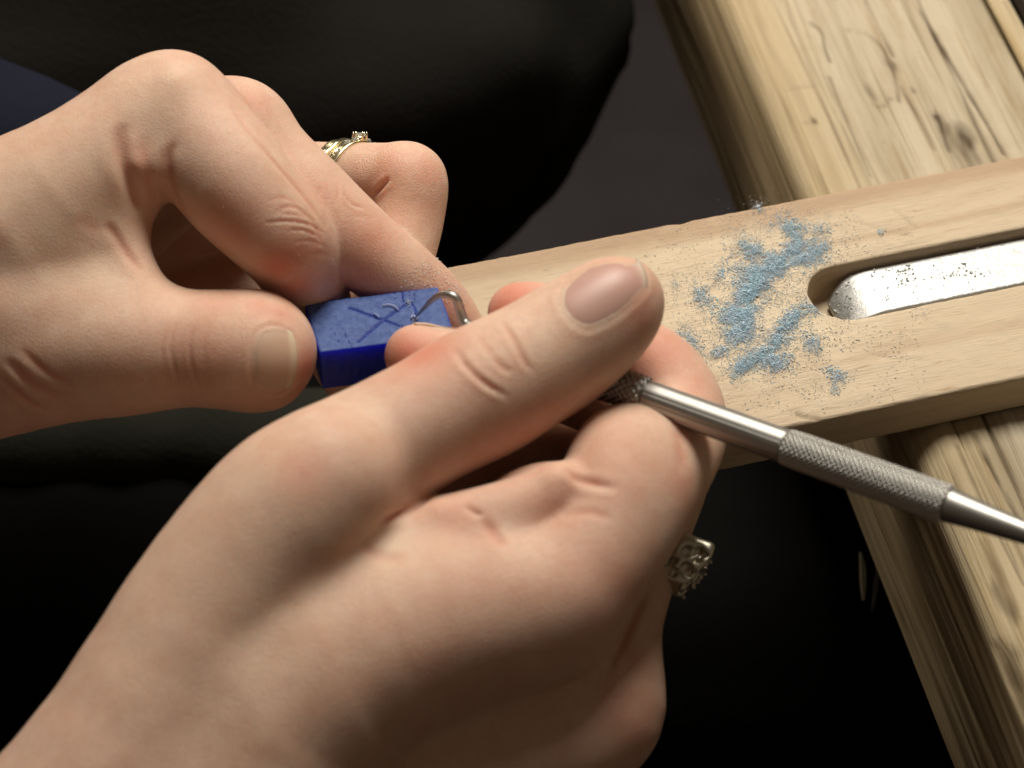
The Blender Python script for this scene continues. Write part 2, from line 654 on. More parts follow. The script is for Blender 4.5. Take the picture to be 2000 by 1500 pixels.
def board(name, y0, y1, ztop, thick, edge_r, L0, L1, marks, mat, seed, h=0.055):
    """plank in bench frame: x along, y across from the left edge, z up; only near-top shell is fine"""
    lo = np.array([L0 - .2, y0 - .3, ztop - thick - .2])
    hi = np.array([L1 + .2, y1 + .3, ztop + .25])
    # heightfield style: top sheet + rounded left edge + side
    ny_side = 44
    zabs = ztop
    ztop = ztop - e0[2]
    prof = []
    arc = edge_r
    for t in np.linspace(0, 1, ny_side):         # side going up
        prof.append((y0, ztop - thick + t * (thick - arc), 0))
    for a in np.linspace(0, math.pi / 2, 14)[1:]:
        prof.append((y0 + arc - arc * math.cos(a), ztop - arc + arc * math.sin(a), 1))
    nt = max(8, int((y1 - y0 - 2 * arc) / 0.028))
    for t in np.linspace(0, 1, nt)[1:]:
        prof.append((y0 + arc + t * (y1 - y0 - 1.3 * arc), ztop, 2))
    for a in np.linspace(0, math.pi / 2, 6)[1:]:
        prof.append((y1 - 0.3 * arc + 0.3 * arc * math.sin(a), ztop - 0.3 * arc + 0.3 * arc * math.cos(a), 3))
    prof.append((y1, ztop - thick, 3))
    prof = np.array(prof)
    nx = int((L1 - L0) / 0.10)
    xs = np.linspace(L0, L1, nx)
    npf = len(prof)
    V = np.zeros((nx, npf, 3))
    V[:, :, 0] = xs[:, None]
    V[:, :, 1] = prof[None, :, 0]
    V[:, :, 2] = prof[None, :, 1]
    V = V.reshape(-1, 3)
    kind = np.tile(prof[:, 2], nx)
    # outward direction
    nd = np.zeros_like(prof[:, :2])
    for i in range(npf):
        a = prof[max(i - 1, 0), :2]
        b = prof[min(i + 1, npf - 1), :2]
        t = b - a
        t = t / (np.linalg.norm(t) + 1e-9)
        nd[i] = (-t[1], t[0])
    ND = np.zeros((nx, npf, 3))
    ND[:, :, 1] = nd[None, :, 0]
    ND[:, :, 2] = nd[None, :, 1]
    ND = ND.reshape(-1, 3)
    # relief
    q = np.column_stack([V[:, 0] * 0.10, V[:, 1] * 3.2, V[:, 2] * 3.2])
    disp = 0.022 * vnoise(q, 1.0, seed) + 0.012 * vnoise(q, 2.7, seed + 1) + 0.025 * vnoise(np.column_stack([V[:, 0] * .25, V[:, 1] * .5, V[:, 2] * .5]), 1.0, seed + 2)
    edge = (kind == 1)
    disp = disp + np.where(edge | (kind == 0), 0.035 * vnoise(np.column_stack([V[:, 0] * .18, V[:, 1] * 1.8, V[:, 2] * 1.8]), 1.0, seed + 3), 0)
    dark = np.zeros(len(V))
    # wavy splits along the grain
    for (ya, xa, xb, wd, dp, sd) in marks['cracks']:
        yc = ya + 0.10 * vnoise(np.column_stack([V[:, 0] * .35, 0 * V[:, 0], 0 * V[:, 0]]), 1.0, sd)
        along = np.clip((V[:, 0] - xa) / 0.8, 0, 1) * np.clip((xb - V[:, 0]) / 0.8, 0, 1)
        ww = wd * (0.65 + 0.5 * vnoise(np.column_stack([V[:, 0] * .8, 0 * V[:, 0], 0 * V[:, 0]]), 1.0, sd + 5))
        g = np.exp(-((V[:, 1] - yc) / np.maximum(ww, .01)) ** 2) * along * (kind == 2)
        disp -= dp * g
        dark = np.maximum(dark, g * min(1, dp * 9))
    for (zc, xa, xb, wd, dp, sd) in marks.get('side', []):
        z2 = zc + 0.12 * vnoise(np.column_stack([V[:, 0] * .25, 0 * V[:, 0], 0 * V[:, 0]]), 1.0, sd)
        g = np.exp(-((V[:, 2] - z2) / wd) ** 2) * np.clip((V[:, 0] - xa) / 0.8, 0, 1) * np.clip((xb - V[:, 0]) / 0.8, 0, 1) * (kind <= 1)
        disp -= dp * g
        dark = np.maximum(dark, g * min(1, dp * 8))
    grain = np.zeros(len(V))
    gr_ = np.random.default_rng(seed + 5)
    one = np.column_stack([V[:, 0] * .12, 0 * V[:, 0], 0 * V[:, 0]])
    wob = .10 * vnoise(one, 1.0, seed + 60)
    arcd = np.where(kind == 2, V[:, 1], np.where(kind == 1, y0 + arc - 1.2 * (ztop - V[:, 2]), y0 - (ztop - V[:, 2])))
    for _ in range(marks.get('ngrain', 0)):
        ya = y0 - 4.5 + (y1 - y0 + 4.5) * gr_.random()
        wd_ = .012 + .03 * gr_.random() ** 2
        dk_ = .25 + .75 * gr_.random() ** 2
        x0_ = L0 + (L1 - L0) * (gr_.random() * 1.3 - .3)
        ln = 4 + 18 * gr_.random()
        on = np.clip((V[:, 0] - x0_) / 1.5, 0, 1) * np.clip((x0_ + ln - V[:, 0]) / 1.5, 0, 1)
        dl = arcd - ya - wob - .05 * np.sin(V[:, 0] * (.3 + .4 * gr_.random()) + 6 * gr_.random())
        grain = np.maximum(grain, dk_ * on * np.exp(-(dl / wd_) ** 2))
    grain *= np.clip(.75 + .6 * vnoise(V * np.array([.7, 6, 6]), 1.0, seed + 61), .1, 1)
    disp -= .018 * grain
    Wp = e0 + V @ R_B2.T
    for (poly, wd, dp, dk) in marks['lines']:
        pl = np.array([Q(a, b, zabs) for a, b in poly])
        if len(pl) > 2:
            pl = spline(pl, 4)
        dd, par = poly_dist(Wp, pl)
        wv = wd * (0.7 + 0.6 * np.abs(vnoise(Wp, 2.0, 40)))
        g = np.exp(-(dd / wv) ** 2)
        disp -= dp * g
        dark = np.maximum(dark, g * dk * np.clip(.8 + .6 * vnoise(Wp, 1.6, 41), .2, 1))
    for (px, py, rx, ry, ang, dk, dp) in marks['spots']:
        cpos = np.array(Q(px, py, zabs))
        rel = (Wp - cpos) @ np.column_stack([bx, by])
        ca, sa = math.cos(ang), math.sin(ang)
        a = (rel[:, 0] * ca + rel[:, 1] * sa) / rx
        b = (-rel[:, 0] * sa + rel[:, 1] * ca) / ry
        rr = np.sqrt(a * a + b * b) + 0.3 * vnoise(Wp, 3.0, 21)
        g = np.clip(1.5 - rr * 1.5, 0, 1)
        g = g * (np.abs(Wp[:, 2] - zabs) < 0.5)
        disp -= dp * g
        dark = np.maximum(dark, dk * g * (0.75 + 0.5 * vnoise(np.column_stack([V[:, 0] * 1.2, V[:, 1] * 9, V[:, 2]]), 1.0, 17)))
    V2 = V + ND * disp[:, None]
    yel = np.where(kind <= 1, 1.0, np.clip(1 - (V[:, 1] - y0 - arc) / 0.9, 0, 1))
    ii = np.arange(nx - 1)[:, None] * npf + np.arange(npf - 1)[None, :]
    ii = ii.ravel()
    F = np.column_stack([ii, ii + npf, ii + npf + 1, ii + 1])
    if not FLIPB:
        F = F[:, ::-1]
    # end caps and underside close the plank
    nb = len(V2)
    bot = []
    F4 = [tuple(f) for f in []]
    o = mesh_obj(name, V2, np.ascontiguousarray(F), mat, bench, origin=e0, rot=R_B2, attrs={'dark': np.clip(dark, 0, 1), 'yellow': yel, 'grain': grain})
    return o


# right-handed frame with y to the right of the edge, z up: x must point away from the camera
R_B2 = np.column_stack([-bx, np.cross([0, 0, 1], -bx), [0, 0, 1]])
FLIPB = True
if float(R_B2[:, 1] @ by) < 0:                   # y would point left: mirror by choosing x towards camera
    R_B2 = np.column_stack([bx, np.cross([0, 0, 1], bx), [0, 0, 1]])


def bench_xy(px, py, z):
    return (np.array(Q(px, py, z)) - e0) @ R_B2


YR = float(bench_xy(1936, 20, ZB)[1])
XA = bench_xy(1446, -120, ZB)[0]
XB = bench_xy(1988, 1560, ZB)[0]
X0, X1 = min(XA, XB) - 1.5, max(XA, XB) + 1.5
cr = []
for a, (px, py), wd, dp in (((0), (1800, 20), .055, .07), (0, (1560, 60), .035, .03), (0, (1640, 40), .03, .022), (0, (1700, 330), .03, .03),
                            (0, (1750, 60), .03, .022), (0, (1880, 40), .03, .02), (0, (1850, 1000), .04, .06), (0, (1900, 900), .035, .05), (0, (1960, 900), .045, .08), (0, (1985, 860), .03, .05),
                            (0, (1830, 900), .03, .045)):
    lx, ly, _ = bench_xy(px, py, ZB)
    far = py < 700
    s = 1 if R_B2[1, 0] > 0 else -1
    lim = sorted([bench_xy(1700, -100, ZB)[0] if far else bench_xy(1850, 760, ZB)[0], bench_xy(1750, 420, ZB)[0] if far else bench_xy(2000, 1600, ZB)[0]])
    cr.append((ly, lim[0] - 1, lim[1] + 1, wd, dp, len(cr) + 50))
marks1 = {
    'ngrain': 150,
    'cracks': cr,
    'side': [(-1.6, -60, 60, .05, .05, 90), (-2.6, -60, 60, .05, .06, 91), (-3.9, -60, 60, .06, .05, 92), (-.9, -60, 60, .04, .05, 93)],
    'lines': [([(1585, 45), (1605, 62), (1612, 95), (1622, 120)], .035, .03, .8),
              ([(1655, 58), (1690, 65), (1720, 88), (1742, 130), (1752, 165), (1756, 195)], .04, .03, .75),
              ([(1705, 205), (1725, 208), (1740, 190)], .035, .02, .55),
              ([(1830, 225), (1842, 246), (1856, 290)], .08, .06, 1.),
              ([(1520, 175), (1560, 170), (1600, 165)], .06, .01, .3),
              ([(1550, 238), (1580, 240)], .06, .01, .25),
              ([(1760, 170), (1800, 240), (1825, 290)], .05, .03, .7),
              ([(1690, 0), (1720, 60), (1745, 110)], .04, .03, .7),
              ([(1800, 22), (1860, 125), (1925, 235), (1962, 300)], .045, .06, 1.),
              ([(1922, 0), (1960, 70), (2000, 138)], .045, .06, .9),
              ([(1470, 40), (1520, 190), (1590, 350)], .04, .02, .45),
              ([(1540, 20), (1600, 180), (1660, 320)], .035, .02, .4),
              ([(1620, 150), (1665, 260), (1700, 345)], .035, .025, .6),
              ([(1840, 880), (1900, 1010), (1985, 1200)], .05, .06, 1.),
              ([(1905, 850), (1960, 960), (2000, 1030)], .045, .05, .9),
              ([(1800, 930), (1830, 1010), (1890, 1130), (1960, 1300)], .05, .06, 1.),
              ([(1870, 870), (1930, 1000), (2000, 1140)], .04, .03, .6)],
    'spots': [(1738, 122, .42, .13, 0.2, .95, .03), (1785, 176, .11, .10, 0, .9, .03), (1590, 236, .14, .09, 0, .7, .01), (1700, 180, .35, .09, .1, .6, .02), (1362, 215, .5, .2, 0, .8, .03), (1395, 330, .9, .12, 0, .7, .03), (1330, 160, .8, .1, 0, .6, .03),
              (1882, 285, 1.0, .42, 0.0, .95, .08), (1850, 250, .36, .2, 0.0, .9, .05), (1705, 305, .05, .05, 0, .6, .01), (1725, 278, .05, .05, 0, .5, .01), (1737, 315, .05, .05, 0, .5, .01),
              (1960, 1160, .9, .16, 0, .8, .05), (1850, 1050, .7, .12, 0, .7, .05), (1985, 1300, .9, .2, 0, .7, .05), (1925, 1290, 1.2, .12, 0, .7, .05)],
}
board('plank', 0.0, YR, ZB, 4.6, 0.7, X0 - 14, X1 + 14, marks1, M_BENCH, 11)
YR2 = float(bench_xy(1952, 2, ZB)[1])
lx_ = [bench_xy(1900, -150, ZB)[0], bench_xy(2250, 1560, ZB)[0]]
board('plank', YR + .06, YR + .06 + max(.45, YR2 - YR), ZB - .02, 5.6, 0.10, X0, X1, {'ngrain': 20, 'cracks': [], 'lines': [], 'spots': []}, M_BENCH, 31)

# dark tray edge beyond the bench and the green-topped thing in the far corner
gq = Q(1998, 2, ZB - 1.5)


def rounded_box(name, centre, R, size, r, mat, parent=None, seg=3):
    bm = bmesh.new()
    bmesh.ops.create_cube(bm, size=1.0)
    for v in bm.verts:
        v.co = Vector((v.co.x * size[0], v.co.y * size[1], v.co.z * size[2]))
    if r > 0:
        bmesh.ops.bevel(bm, geom=list(bm.edges), offset=r, segments=seg, affect='EDGES', profile=0.5)
    V = np.array([v.co[:] for v in bm.verts])
    F = [tuple(v.index for v in f.verts) for f in bm.faces]
    bm.free()
    return mesh_obj(name, V, F, mat, parent, origin=centre, rot=R, smooth=False)


M_DARKWOOD = simple('dark_brown_wood', (0.060, 0.036, 0.020), 0.6)
M_GREEN = simple('teal_green_mat', (0.03, 0.13, 0.10), 0.6)
M_RIM = simple('grey_rim', (0.16, 0.14, 0.12), 0.4)
ycut = YR + .06 + max(.45, YR2 - YR)
ymid = float(bench_xy(1988, 2, ZB - 2.2)[1])
drw = empty('dark_rail', e0 + R_B2 @ np.array([(X0 + X1) / 2, ycut + 1.2, ZB - 4.6 - e0[2]]))
tag(drw, 'dark brown wooden rail lying low along the far side of the workbench planks', 'rail')
rounded_box('rail_board', e0 + R_B2 @ np.array([(X0 + X1) / 2, ycut + .1 + 2.0, -3.6]), R_B2, (X1 - X0, 4.0, 2.0), .15, M_DARKWOOD, drw)
mt = empty('cutting_mat', P(2030, -20, -9.5))
tag(mt, 'teal green mat with grey rim in the top right corner beyond the bench', 'mat')
cxm = e0 + R_B2 @ np.array([0, 0, 0])
mc = Q(1996, -4, ZB - 1.6)
ml = (mc - e0) @ R_B2
rounded_box('mat_rim', e0 + R_B2 @ np.array([ml[0] + 0, ml[1] + .05, ml[2] - .15]), R_B2, (16, .14, .5), .05, M_RIM, mt)
rounded_box('mat_sheet', e0 + R_B2 @ np.array([ml[0] + 0, ml[1] + .12 + 2.5, ml[2] - .2]), R_B2, (16, 5.0, .4), .03, M_GREEN, mt)

# ------------------------------------------------------------------ bench pin
pin = empty('bench_pin', pin_o + np.array([0, 0, -PT]))
tag(pin, 'pale beech wooden bench pin with a long slot, strewn with blue wax filings', 'bench pin')
hpin = 0.05
F = Field((-PL / 2 - .3, -PW / 2 - .3, -PT - .3), (PL / 2 + .3, PW / 2 + .3, .3), hpin)
X = F.ax[0][:, None, None]
Y = F.ax[1][None, :, None]
Z = F.ax[2][None, None, :]
er = 0.05
dx = np.abs(X) - (PL / 2 - er)
dy = np.abs(Y) - (PW / 2 - er)
dz = np.abs(Z + PT / 2) - (PT / 2 - er)
F.f = (np.sqrt(np.maximum(dx, 0) ** 2 + np.maximum(dy, 0) ** 2 + np.maximum(dz, 0) ** 2) + np.minimum(np.maximum(np.maximum(dx, dy), dz), 0) - er).astype(np.float32)
# slot
sa, sb = pin_local(Q(1655, 514, 0)), pin_local(Q(2000, 444, 0))     # far edge
ta, tb = pin_local(Q(1655, 628, 0)), pin_local(Q(2000, 553, 0))     # near edge
sl_end = pin_local(Q(1583, 585, 0))[0]
sy_far, sy_near = (sa[1] + sb[1]) / 2, (ta[1] + tb[1]) / 2
SY, SR = (sy_far + sy_near) / 2, (sy_far - sy_near) / 2
ddx = np.maximum(sl_end + SR - X, 0)
dslot = np.sqrt(ddx ** 2 + (Y - SY) ** 2) - SR
dslot = np.maximum(dslot, -(Z + PT - .12)) + 0 * F.f
F.f = np.maximum(F.f, -dslot.astype(np.float32))
V, Fa = F.mesh(1)
Nn = vnormals(V, Fa)
Wp = pin_o + V @ R_PIN.T
wear = 0.012 * vnoise(V * np.array([.6, 3, 3]), 1.5, 3) + 0.006 * vnoise(V, 7, 4)
V = V + Nn * wear[:, None]
yy = V[:, 1]
nz1 = vnoise(np.column_stack([V[:, 0] * .25, V[:, 1] * .8, V[:, 2] * .8]), 1.2, 5)
brown = np.clip((yy - (PW / 2 - .62) + .22 * nz1) / .35, 0, 1) * .9
brown = np.maximum(brown, .55 * np.exp(-((yy - SY - SR - .55 - .03 * V[:, 0] + .1 * nz1) / .09) ** 2) * (V[:, 0] > -1))
brown = np.maximum(brown, .35 * np.exp(-((yy - SY + SR + 1.0 + .1 * nz1) / .10) ** 2) * (V[:, 0] > 0))
brown = brown * (V[:, 2] > -.1)
dcen = pin_local(Q(1490, 600, 0))
dust = np.clip(1.3 - np.sqrt(((V[:, 0] - dcen[0]) / 2.0) ** 2 + ((V[:, 1] - dcen[1]) / 1.9) ** 2) + .35 * vnoise(V, 3, 8), 0, 1) * (V[:, 2] > -.05)
dark = np.zeros(len(V))
for poly, wd, dp in (([(1556, 808), (1575, 815), (1598, 818)], .035, .04), ([(1680, 435), (1730, 450), (1780, 462)], .03, .012), ([(1700, 690), (1750, 700), (1800, 702)], .03, .012),
                     ([(1745, 408), (1790, 445)], .03, .012), ([(1760, 655), (1756, 662)], .05, .01), ([(1805, 618), (1808, 624)], .05, .01)):
    dd, _ = poly_dist(Wp, spline(np.array([Q(a, b, 0) for a, b in poly]), 3))
    g = np.exp(-(dd / wd) ** 2)
    V -= Nn * (dp * g)[:, None]
    dark = np.maximum(dark, g * min(.8, dp * 16))
# chips on the edges
for px, py in ((1330, 432), (1450, 400), (1800, 780), (1560, 835), (1690, 808)):
    c = pin_local(Q(px, py, 0))
    g = np.exp(-(np.linalg.norm((V - c) * np.array([.6, 1.5, 1.5]), axis=1) / .09) ** 2)
    V -= Nn * (.05 * g)[:, None]
mesh_obj('pin_board', V, Fa, M_PIN, pin, origin=pin_o, rot=R_PIN, attrs={'brown': brown, 'dust': dust, 'dark': dark})

# metal plate lying in the slot: flat bar with a bevelled, rounded end
pz = -0.20
la, lb = pin_local(Q(1680, 531, pz)), pin_local(Q(2000, 462, pz))
na, nb_ = pin_local(Q(1700, 620, pz)), pin_local(Q(2000, 550, pz))
yf, yn = (la[1] + lb[1]) / 2, max((na[1] + nb_[1]) / 2, SY - SR + .015)
xe = pin_local(Q(1634, 592, pz))[0]
xflat = pin_local(Q(1712, 575, pz))[0]
hw = (yf - yn) / 2
cy = (yf + yn) / 2
tq = np.linspace(0, 1, 26)
xs_ = [xe + (xflat + .12 - xe) * t ** 1.3 for t in tq] + [xflat + .125, xflat + .14, xflat + .2, xflat + .5, PL / 2 - 1, PL / 2 + 1.5]
zs_ = [-.36 * (1 - t ** 1.3) ** 2.1 for t in tq] + [0, 0, 0, 0, 0, 0]
prof = []
V, Fq = [], []
nyp = 22
for xi, zi in zip(xs_, zs_):
    sh = max(0.0, 1 - (xi - xe) / .5)
    half = hw * (1 - .42 * sh ** 2.0)
    for j in range(nyp):
        t = j / (nyp - 1) * 2 - 1
        e = max(0, abs(t) - .93) / .07
        V.append((xi, cy + half * t - .10 * sh * hw, pz + zi - .035 * e ** 2))
    V.append((xi, cy + half - .10 * sh * hw, pz - .42))
    V.append((xi, cy - half - .10 * sh * hw, pz - .42))
nn_ = nyp + 2
ringo = list(range(nyp)) + [nyp, nyp + 1]
for i in range(len(xs_) - 1):
    for j in range(nn_):
        a, b = ringo[j], ringo[(j + 1) % nn_]
        Fq.append((i * nn_ + a, i * nn_ + b, (i + 1) * nn_ + b, (i + 1) * nn_ + a))
Fq.append(tuple(reversed(ringo)))
Fq.append(tuple((len(xs_) - 1) * nn_ + a for a in ringo))
bm = bmesh.new()
bv = [bm.verts.new(v) for v in V]
for f in Fq:
    bm.faces.new([bv[i] for i in f])
bmesh.ops.recalc_face_normals(bm, faces=bm.faces)
V = np.array([v.co[:] for v in bm.verts])
bm.verts.index_update()
Fq = [tuple(v.index for v in f.verts) for f in bm.faces]
bm.free()
plate = mesh_obj('metal_plate', V, Fq, M_PLATE, pin, origin=pin_o, rot=R_PIN, smooth=False)
for pq in plate.data.polygons:
    pq.use_smooth = pq.normal.z > .35
plate['label'] = 'bright satin metal strip set into the slot'

# ------------------------------------------------------------------ filings
BLUE = np.array([(0.55, 0.71, 0.85), (0.50, 0.69, 0.85), (0.61, 0.69, 0.84), (0.47, 0.73, 0.86), (0.68, 0.74, 0.82)])


def grains(name, pts, size, col, mat, flat=0.8):
    n = len(pts)
    base = np.array([(1, 0, 0), (-1, 0, 0), (0, 1, 0), (0, -1, 0), (0, 0, 1), (0, 0, -1)], float)
    tri = np.array([(0, 2, 4), (2, 1, 4), (1, 3, 4), (3, 0, 4), (2, 0, 5), (1, 2, 5), (3, 1, 5), (0, 3, 5)])
    V = np.repeat(base[None], n, 0) * (0.55 + 0.9 * rng.random((n, 6, 1)))
    st = np.ones((n, 1, 3))
    st[:, 0, 0] = 0.8 + 1.3 * rng.random(n) ** 2
    st[:, 0, 2] = flat
    V = V * st
    ax = rng.normal(size=(n, 3))
    ax /= np.linalg.norm(ax, axis=1)[:, None]
    an = rng.random(n) * 6.28
    c, s = np.cos(an)[:, None, None], np.sin(an)[:, None, None]
    a = ax[:, None, :]
    V = V * c + np.cross(np.broadcast_to(a, V.shape), V) * s + a * (np.sum(a * V, 2, keepdims=True)) * (1 - c)
    V = V * size[:, None, None] + pts[:, None, :]
    F = (tri[None] + (np.arange(n) * 6)[:, None, None]).reshape(-1, 3)
    cc = np.repeat(col, 6, 0)
    return mesh_obj(name, V.reshape(-1, 3), np.ascontiguousarray(F), mat, smooth=False, attrs={'tint': cc})


kf = NT('wax_filings')
ta_ = kf.attr('tint')
kf.set(Base_Color=ta_.outputs['Color'], Roughness=0.7, Subsurface_Weight=0.3, Subsurface_Radius=(.5, .8, 1), Subsurface_Scale=0.0008)
M_FIL = kf.m

strokes = [([(1536, 440), (1560, 480), (1530, 512), (1482, 540), (1458, 575), (1462, 612), (1442, 655)], 27, 1.0),
           ([(1480, 540), (1462, 580), (1450, 620)], 34, 1.3), ([(1596, 454), (1606, 484), (1560, 512), (1520, 522)], 24, .8),
           ([(1447, 470), (1470, 492), (1500, 515)], 22, .8), ([(1352, 566), (1390, 590), (1440, 622), (1450, 650)], 22, .8),
           ([(1420, 640), (1450, 660)], 24, .7),
           ([(1594, 598), (1556, 620), (1524, 650), (1508, 688), (1462, 710), (1430, 736)], 21, 1.1), ([(1525, 700), (1508, 712)], 26, .8),
           ([(1574, 652), (1594, 684)], 14, .6), ([(1420, 680), (1392, 694)], 12, .5), ([(1614, 724), (1650, 740)], 12, .45), ([(1628, 745), (1630, 766)], 9, .35),
           ([(1332, 648), (1374, 684)], 16, .4), ([(1478, 402), (1486, 414)], 10, .4), ([(1322, 552), (1318, 562)], 9, .35), ([(1716, 455), (1722, 456)], 6, .5),
           ([(1500, 440), (1530, 430)], 14, .35), ([(1400, 545), (1420, 530)], 14, .25), ([(1420, 500), (1440, 520)], 16, .25)]


def slot_clear(W):
    l = pin_local(W)
    dxx = np.maximum(sl_end + SR - l[:, 0], 0)
    return np.sqrt(dxx ** 2 + (l[:, 1] - SY) ** 2) - SR > 0.03


pts, sz, cl = [], [], []
for poly, wd, amt in strokes:
    pl = spline(np.array(poly, float), 6) if len(poly) > 2 else np.array(poly, float)
    seg = np.linalg.norm(np.diff(pl, axis=0), axis=1)
    L = seg.sum()
    wd = wd * 1.06
    n = int((L + wd) * wd * 1.45 * (amt + .05))
    u = rng.random(n) * L
    cs = np.concatenate([[0], np.cumsum(seg)])
    i = np.clip(np.searchsorted(cs, u) - 1, 0, len(seg) - 1)
    t = (u - cs[i]) / seg[i]
    p = pl[i] + (pl[i + 1] - pl[i]) * t[:, None]
    off = rng.normal(size=(n, 2)) * wd * 0.55
    p = p + off
    nzv = vnoise(np.column_stack([p[:, 0] * .035, p[:, 1] * .045, 0 * p[:, 0]]), 1.0, 61) + .7 * vnoise(np.column_stack([p[:, 0] * .1, p[:, 1] * .13, 0 * p[:, 0]]), 1.0, 62)
    rad = np.linalg.norm(off, axis=1) / wd
    keep = (nzv + .6 * rng.normal(size=n) > -.30 + .55 * np.maximum(rad - .3, 0) - .25 * (amt > .9) * (rad < .5))
    p, nzv, rad = p[keep], nzv[keep], rad[keep]
    hgt = np.clip(.055 * amt * (1 - rad * .7) * (0.8 + .6 * nzv), 0.0, .2)
    W = np.array([Q(a, b, 0) for a, b in p])
    W[:, 2] += .012 + hgt * rng.random(len(W)) ** .6
    pts.append(W)
    sz.append(.005 + .011 * rng.random(len(W)) ** 1.8)
    ci = BLUE[rng.integers(0, 5, len(W))]
    core = np.clip(amt * (1 - rad) - .35, 0, 1)[:, None]
    ci = ci * (1 - core * .55) + np.array([.34, .70, .84]) * core * .55
    ci = ci * (.66 + .44 * rng.random((len(W), 1)))
    cl.append(ci)
for poly, wd, amt in strokes:
    pl = spline(np.array(poly, float), 6) if len(poly) > 2 else np.array(poly, float)
    n = int((np.linalg.norm(np.diff(pl, axis=0), axis=1).sum() + wd) * wd * .62)
    p = pl[rng.integers(0, len(pl), n)] + rng.normal(size=(n, 2)) * wd * (.7 + 1.1 * rng.random((n, 1)) ** 2)
    nzv = vnoise(np.column_stack([p[:, 0] * .06, p[:, 1] * .08, 0 * p[:, 0]]), 1.0, 63)
    p = p[nzv > -.2]
    W = np.array([Q(a, b, 0) for a, b in p])
    W[:, 2] += .008 + .02 * rng.random(len(W)) ** 3
    pts.append(W)
    sz.append(.004 + .006 * rng.random(len(W)))
    cl.append(np.array([(.56, .60, .66), (.50, .62, .72), (.60, .54, .45), (.50, .54, .60)])[rng.integers(0, 4, len(W))] * (.75 + .35 * rng.random((len(W), 1))))
pts, sz, cl = np.vstack(pts), np.concatenate(sz), np.vstack(cl)
ok = slot_clear(pts)
pile = grains('wax_filings', pts[ok], sz[ok], cl[ok], M_FIL)
tag(pile, 'loose pale blue wax filings heaped in streaks on the wooden pin', 'filings', kind='stuff')

# thin scatter of crumbs over the pin and the plate
n = 12000
p = np.column_stack([1490 + rng.normal(size=n) * 105, 600 + rng.normal(size=n) * 100])
m = int(n * .35)
p[:m] = np.column_stack([1400 + rng.random(m) * 420, 410 + rng.random(m) * 390])
nzv = vnoise(np.column_stack([p[:, 0] * .03, p[:, 1] * .04, 0 * p[:, 0]]), 1.0, 71)
p = p[nzv > -.15]
W = np.array([Q(a, b, 0) for a, b in p])
l = pin_local(W)
ok = slot_clear(W) & (np.abs(l[:, 1]) < PW / 2 - .1)
W = W[ok]
W[:, 2] += .008
wood_c = np.array([(.66, .55, .40), (.56, .58, .58), (.54, .60, .66), (.68, .60, .48), (.54, .46, .35)])
sc = grains('wax_crumbs', W, .004 + .011 * rng.random(len(W)) ** 2, wood_c[rng.integers(0, 5, len(W))], M_FIL)
tag(sc, 'fine blue and tan crumbs scattered thinly over the wooden pin', 'crumbs', kind='stuff')
pp = []
for (a, b, sx, sy, n) in ((1885, 535, 26, 8, 60), (1768, 538, 10, 8, 30), (1730, 525, 30, 18, 40), (1735, 580, 8, 6, 14), (1908, 487, 6, 4, 10), (1800, 545, 60, 22, 30), (1655, 570, 10, 18, 30), (1628, 585, 12, 14, 50)):
    pp.append(np.column_stack([a + rng.normal(size=n) * sx, b + rng.normal(size=n) * sy]))
pp = np.vstack(pp)
W = np.array([Q(a, b, pz + .01) for a, b in pp])
l = pin_local(W)
inx = l[:, 0] - xe
W[:, 2] = pz + .012 + np.interp(inx, np.array(xs_) - xe, zs_)
ok = (l[:, 1] < yf - .02) & (l[:, 1] > yn + .02) & (inx > .0)
gp = grains('plate_crumbs', W[ok], .008 + .024 * rng.random(ok.sum()) ** 2, np.tile(np.array([[.62, .66, .62]]), (ok.sum(), 1)) * (.5 + .6 * rng.random((ok.sum(), 1))), M_FIL)
tag(gp, 'sparse grey green crumbs lying on the bright metal strip', 'crumbs', kind='stuff')

# ------------------------------------------------------------------ wax block
ZT, BH = 1.9, 0.95
c00 = np.array(Q(593, 588, ZT))
c10 = np.array(Q(857, 565, ZT))
c01 = np.array(Q(627, 693, ZT))
c11 = np.array(Q(886, 648, ZT))
wu = ((c10 - c00) + (c11 - c01)) / 2
wv = ((c01 - c00) + (c11 - c10)) / 2
LU, LV = np.linalg.norm(wu), np.linalg.norm(wv)
wo = (c00 + c10 + c01 + c11) / 4
A = np.column_stack([wu / LU, wv / LV, [0, 0, 1]])      # slightly skewed frame as cut
Ai = np.linalg.inv(A)


def wl(px, py):
    return Ai @ (np.array(Q(px, py, ZT)) - wo)


F = Field((-LU / 2 - .1, -LV / 2 - .1, -BH - .1), (LU / 2 + .1, LV / 2 + .1, .1), .022)
X = F.ax[0][:, None, None]
Y = F.ax[1][None, :, None]
Z = F.ax[2][None, None, :]
er = .018
dx = np.abs(X) - (LU / 2 - er)
dy = np.abs(Y) - (LV / 2 - er)
dz = np.abs(Z + BH / 2) - (BH / 2 - er)
F.f = (np.sqrt(np.maximum(dx, 0) ** 2 + np.maximum(dy, 0) ** 2 + np.maximum(dz, 0) ** 2) + np.minimum(np.maximum(np.maximum(dx, dy), dz), 0) - er).astype(np.float32)
grooves_and_shadow = [([(683, 601), (748, 624), (799, 643)], .021), ([(700, 666), (748, 624), (796, 592)], .021), ([(799, 588), (808, 598), (812, 610), (808, 621)], .013),
           ([(785, 566), (788, 590)], .012), ([(800, 566), (800, 585)], .007), ([(808, 566), (810, 586)], .007), ([(770, 568), (772, 584)], .006),
           ([(668, 640), (682, 668), (695, 688)], .007), ([(648, 640), (664, 672)], .006), ([(812, 626), (835, 640)], .018)]  # last stroke is the hook's cast shadow, cut and darkened like a groove
gl = []
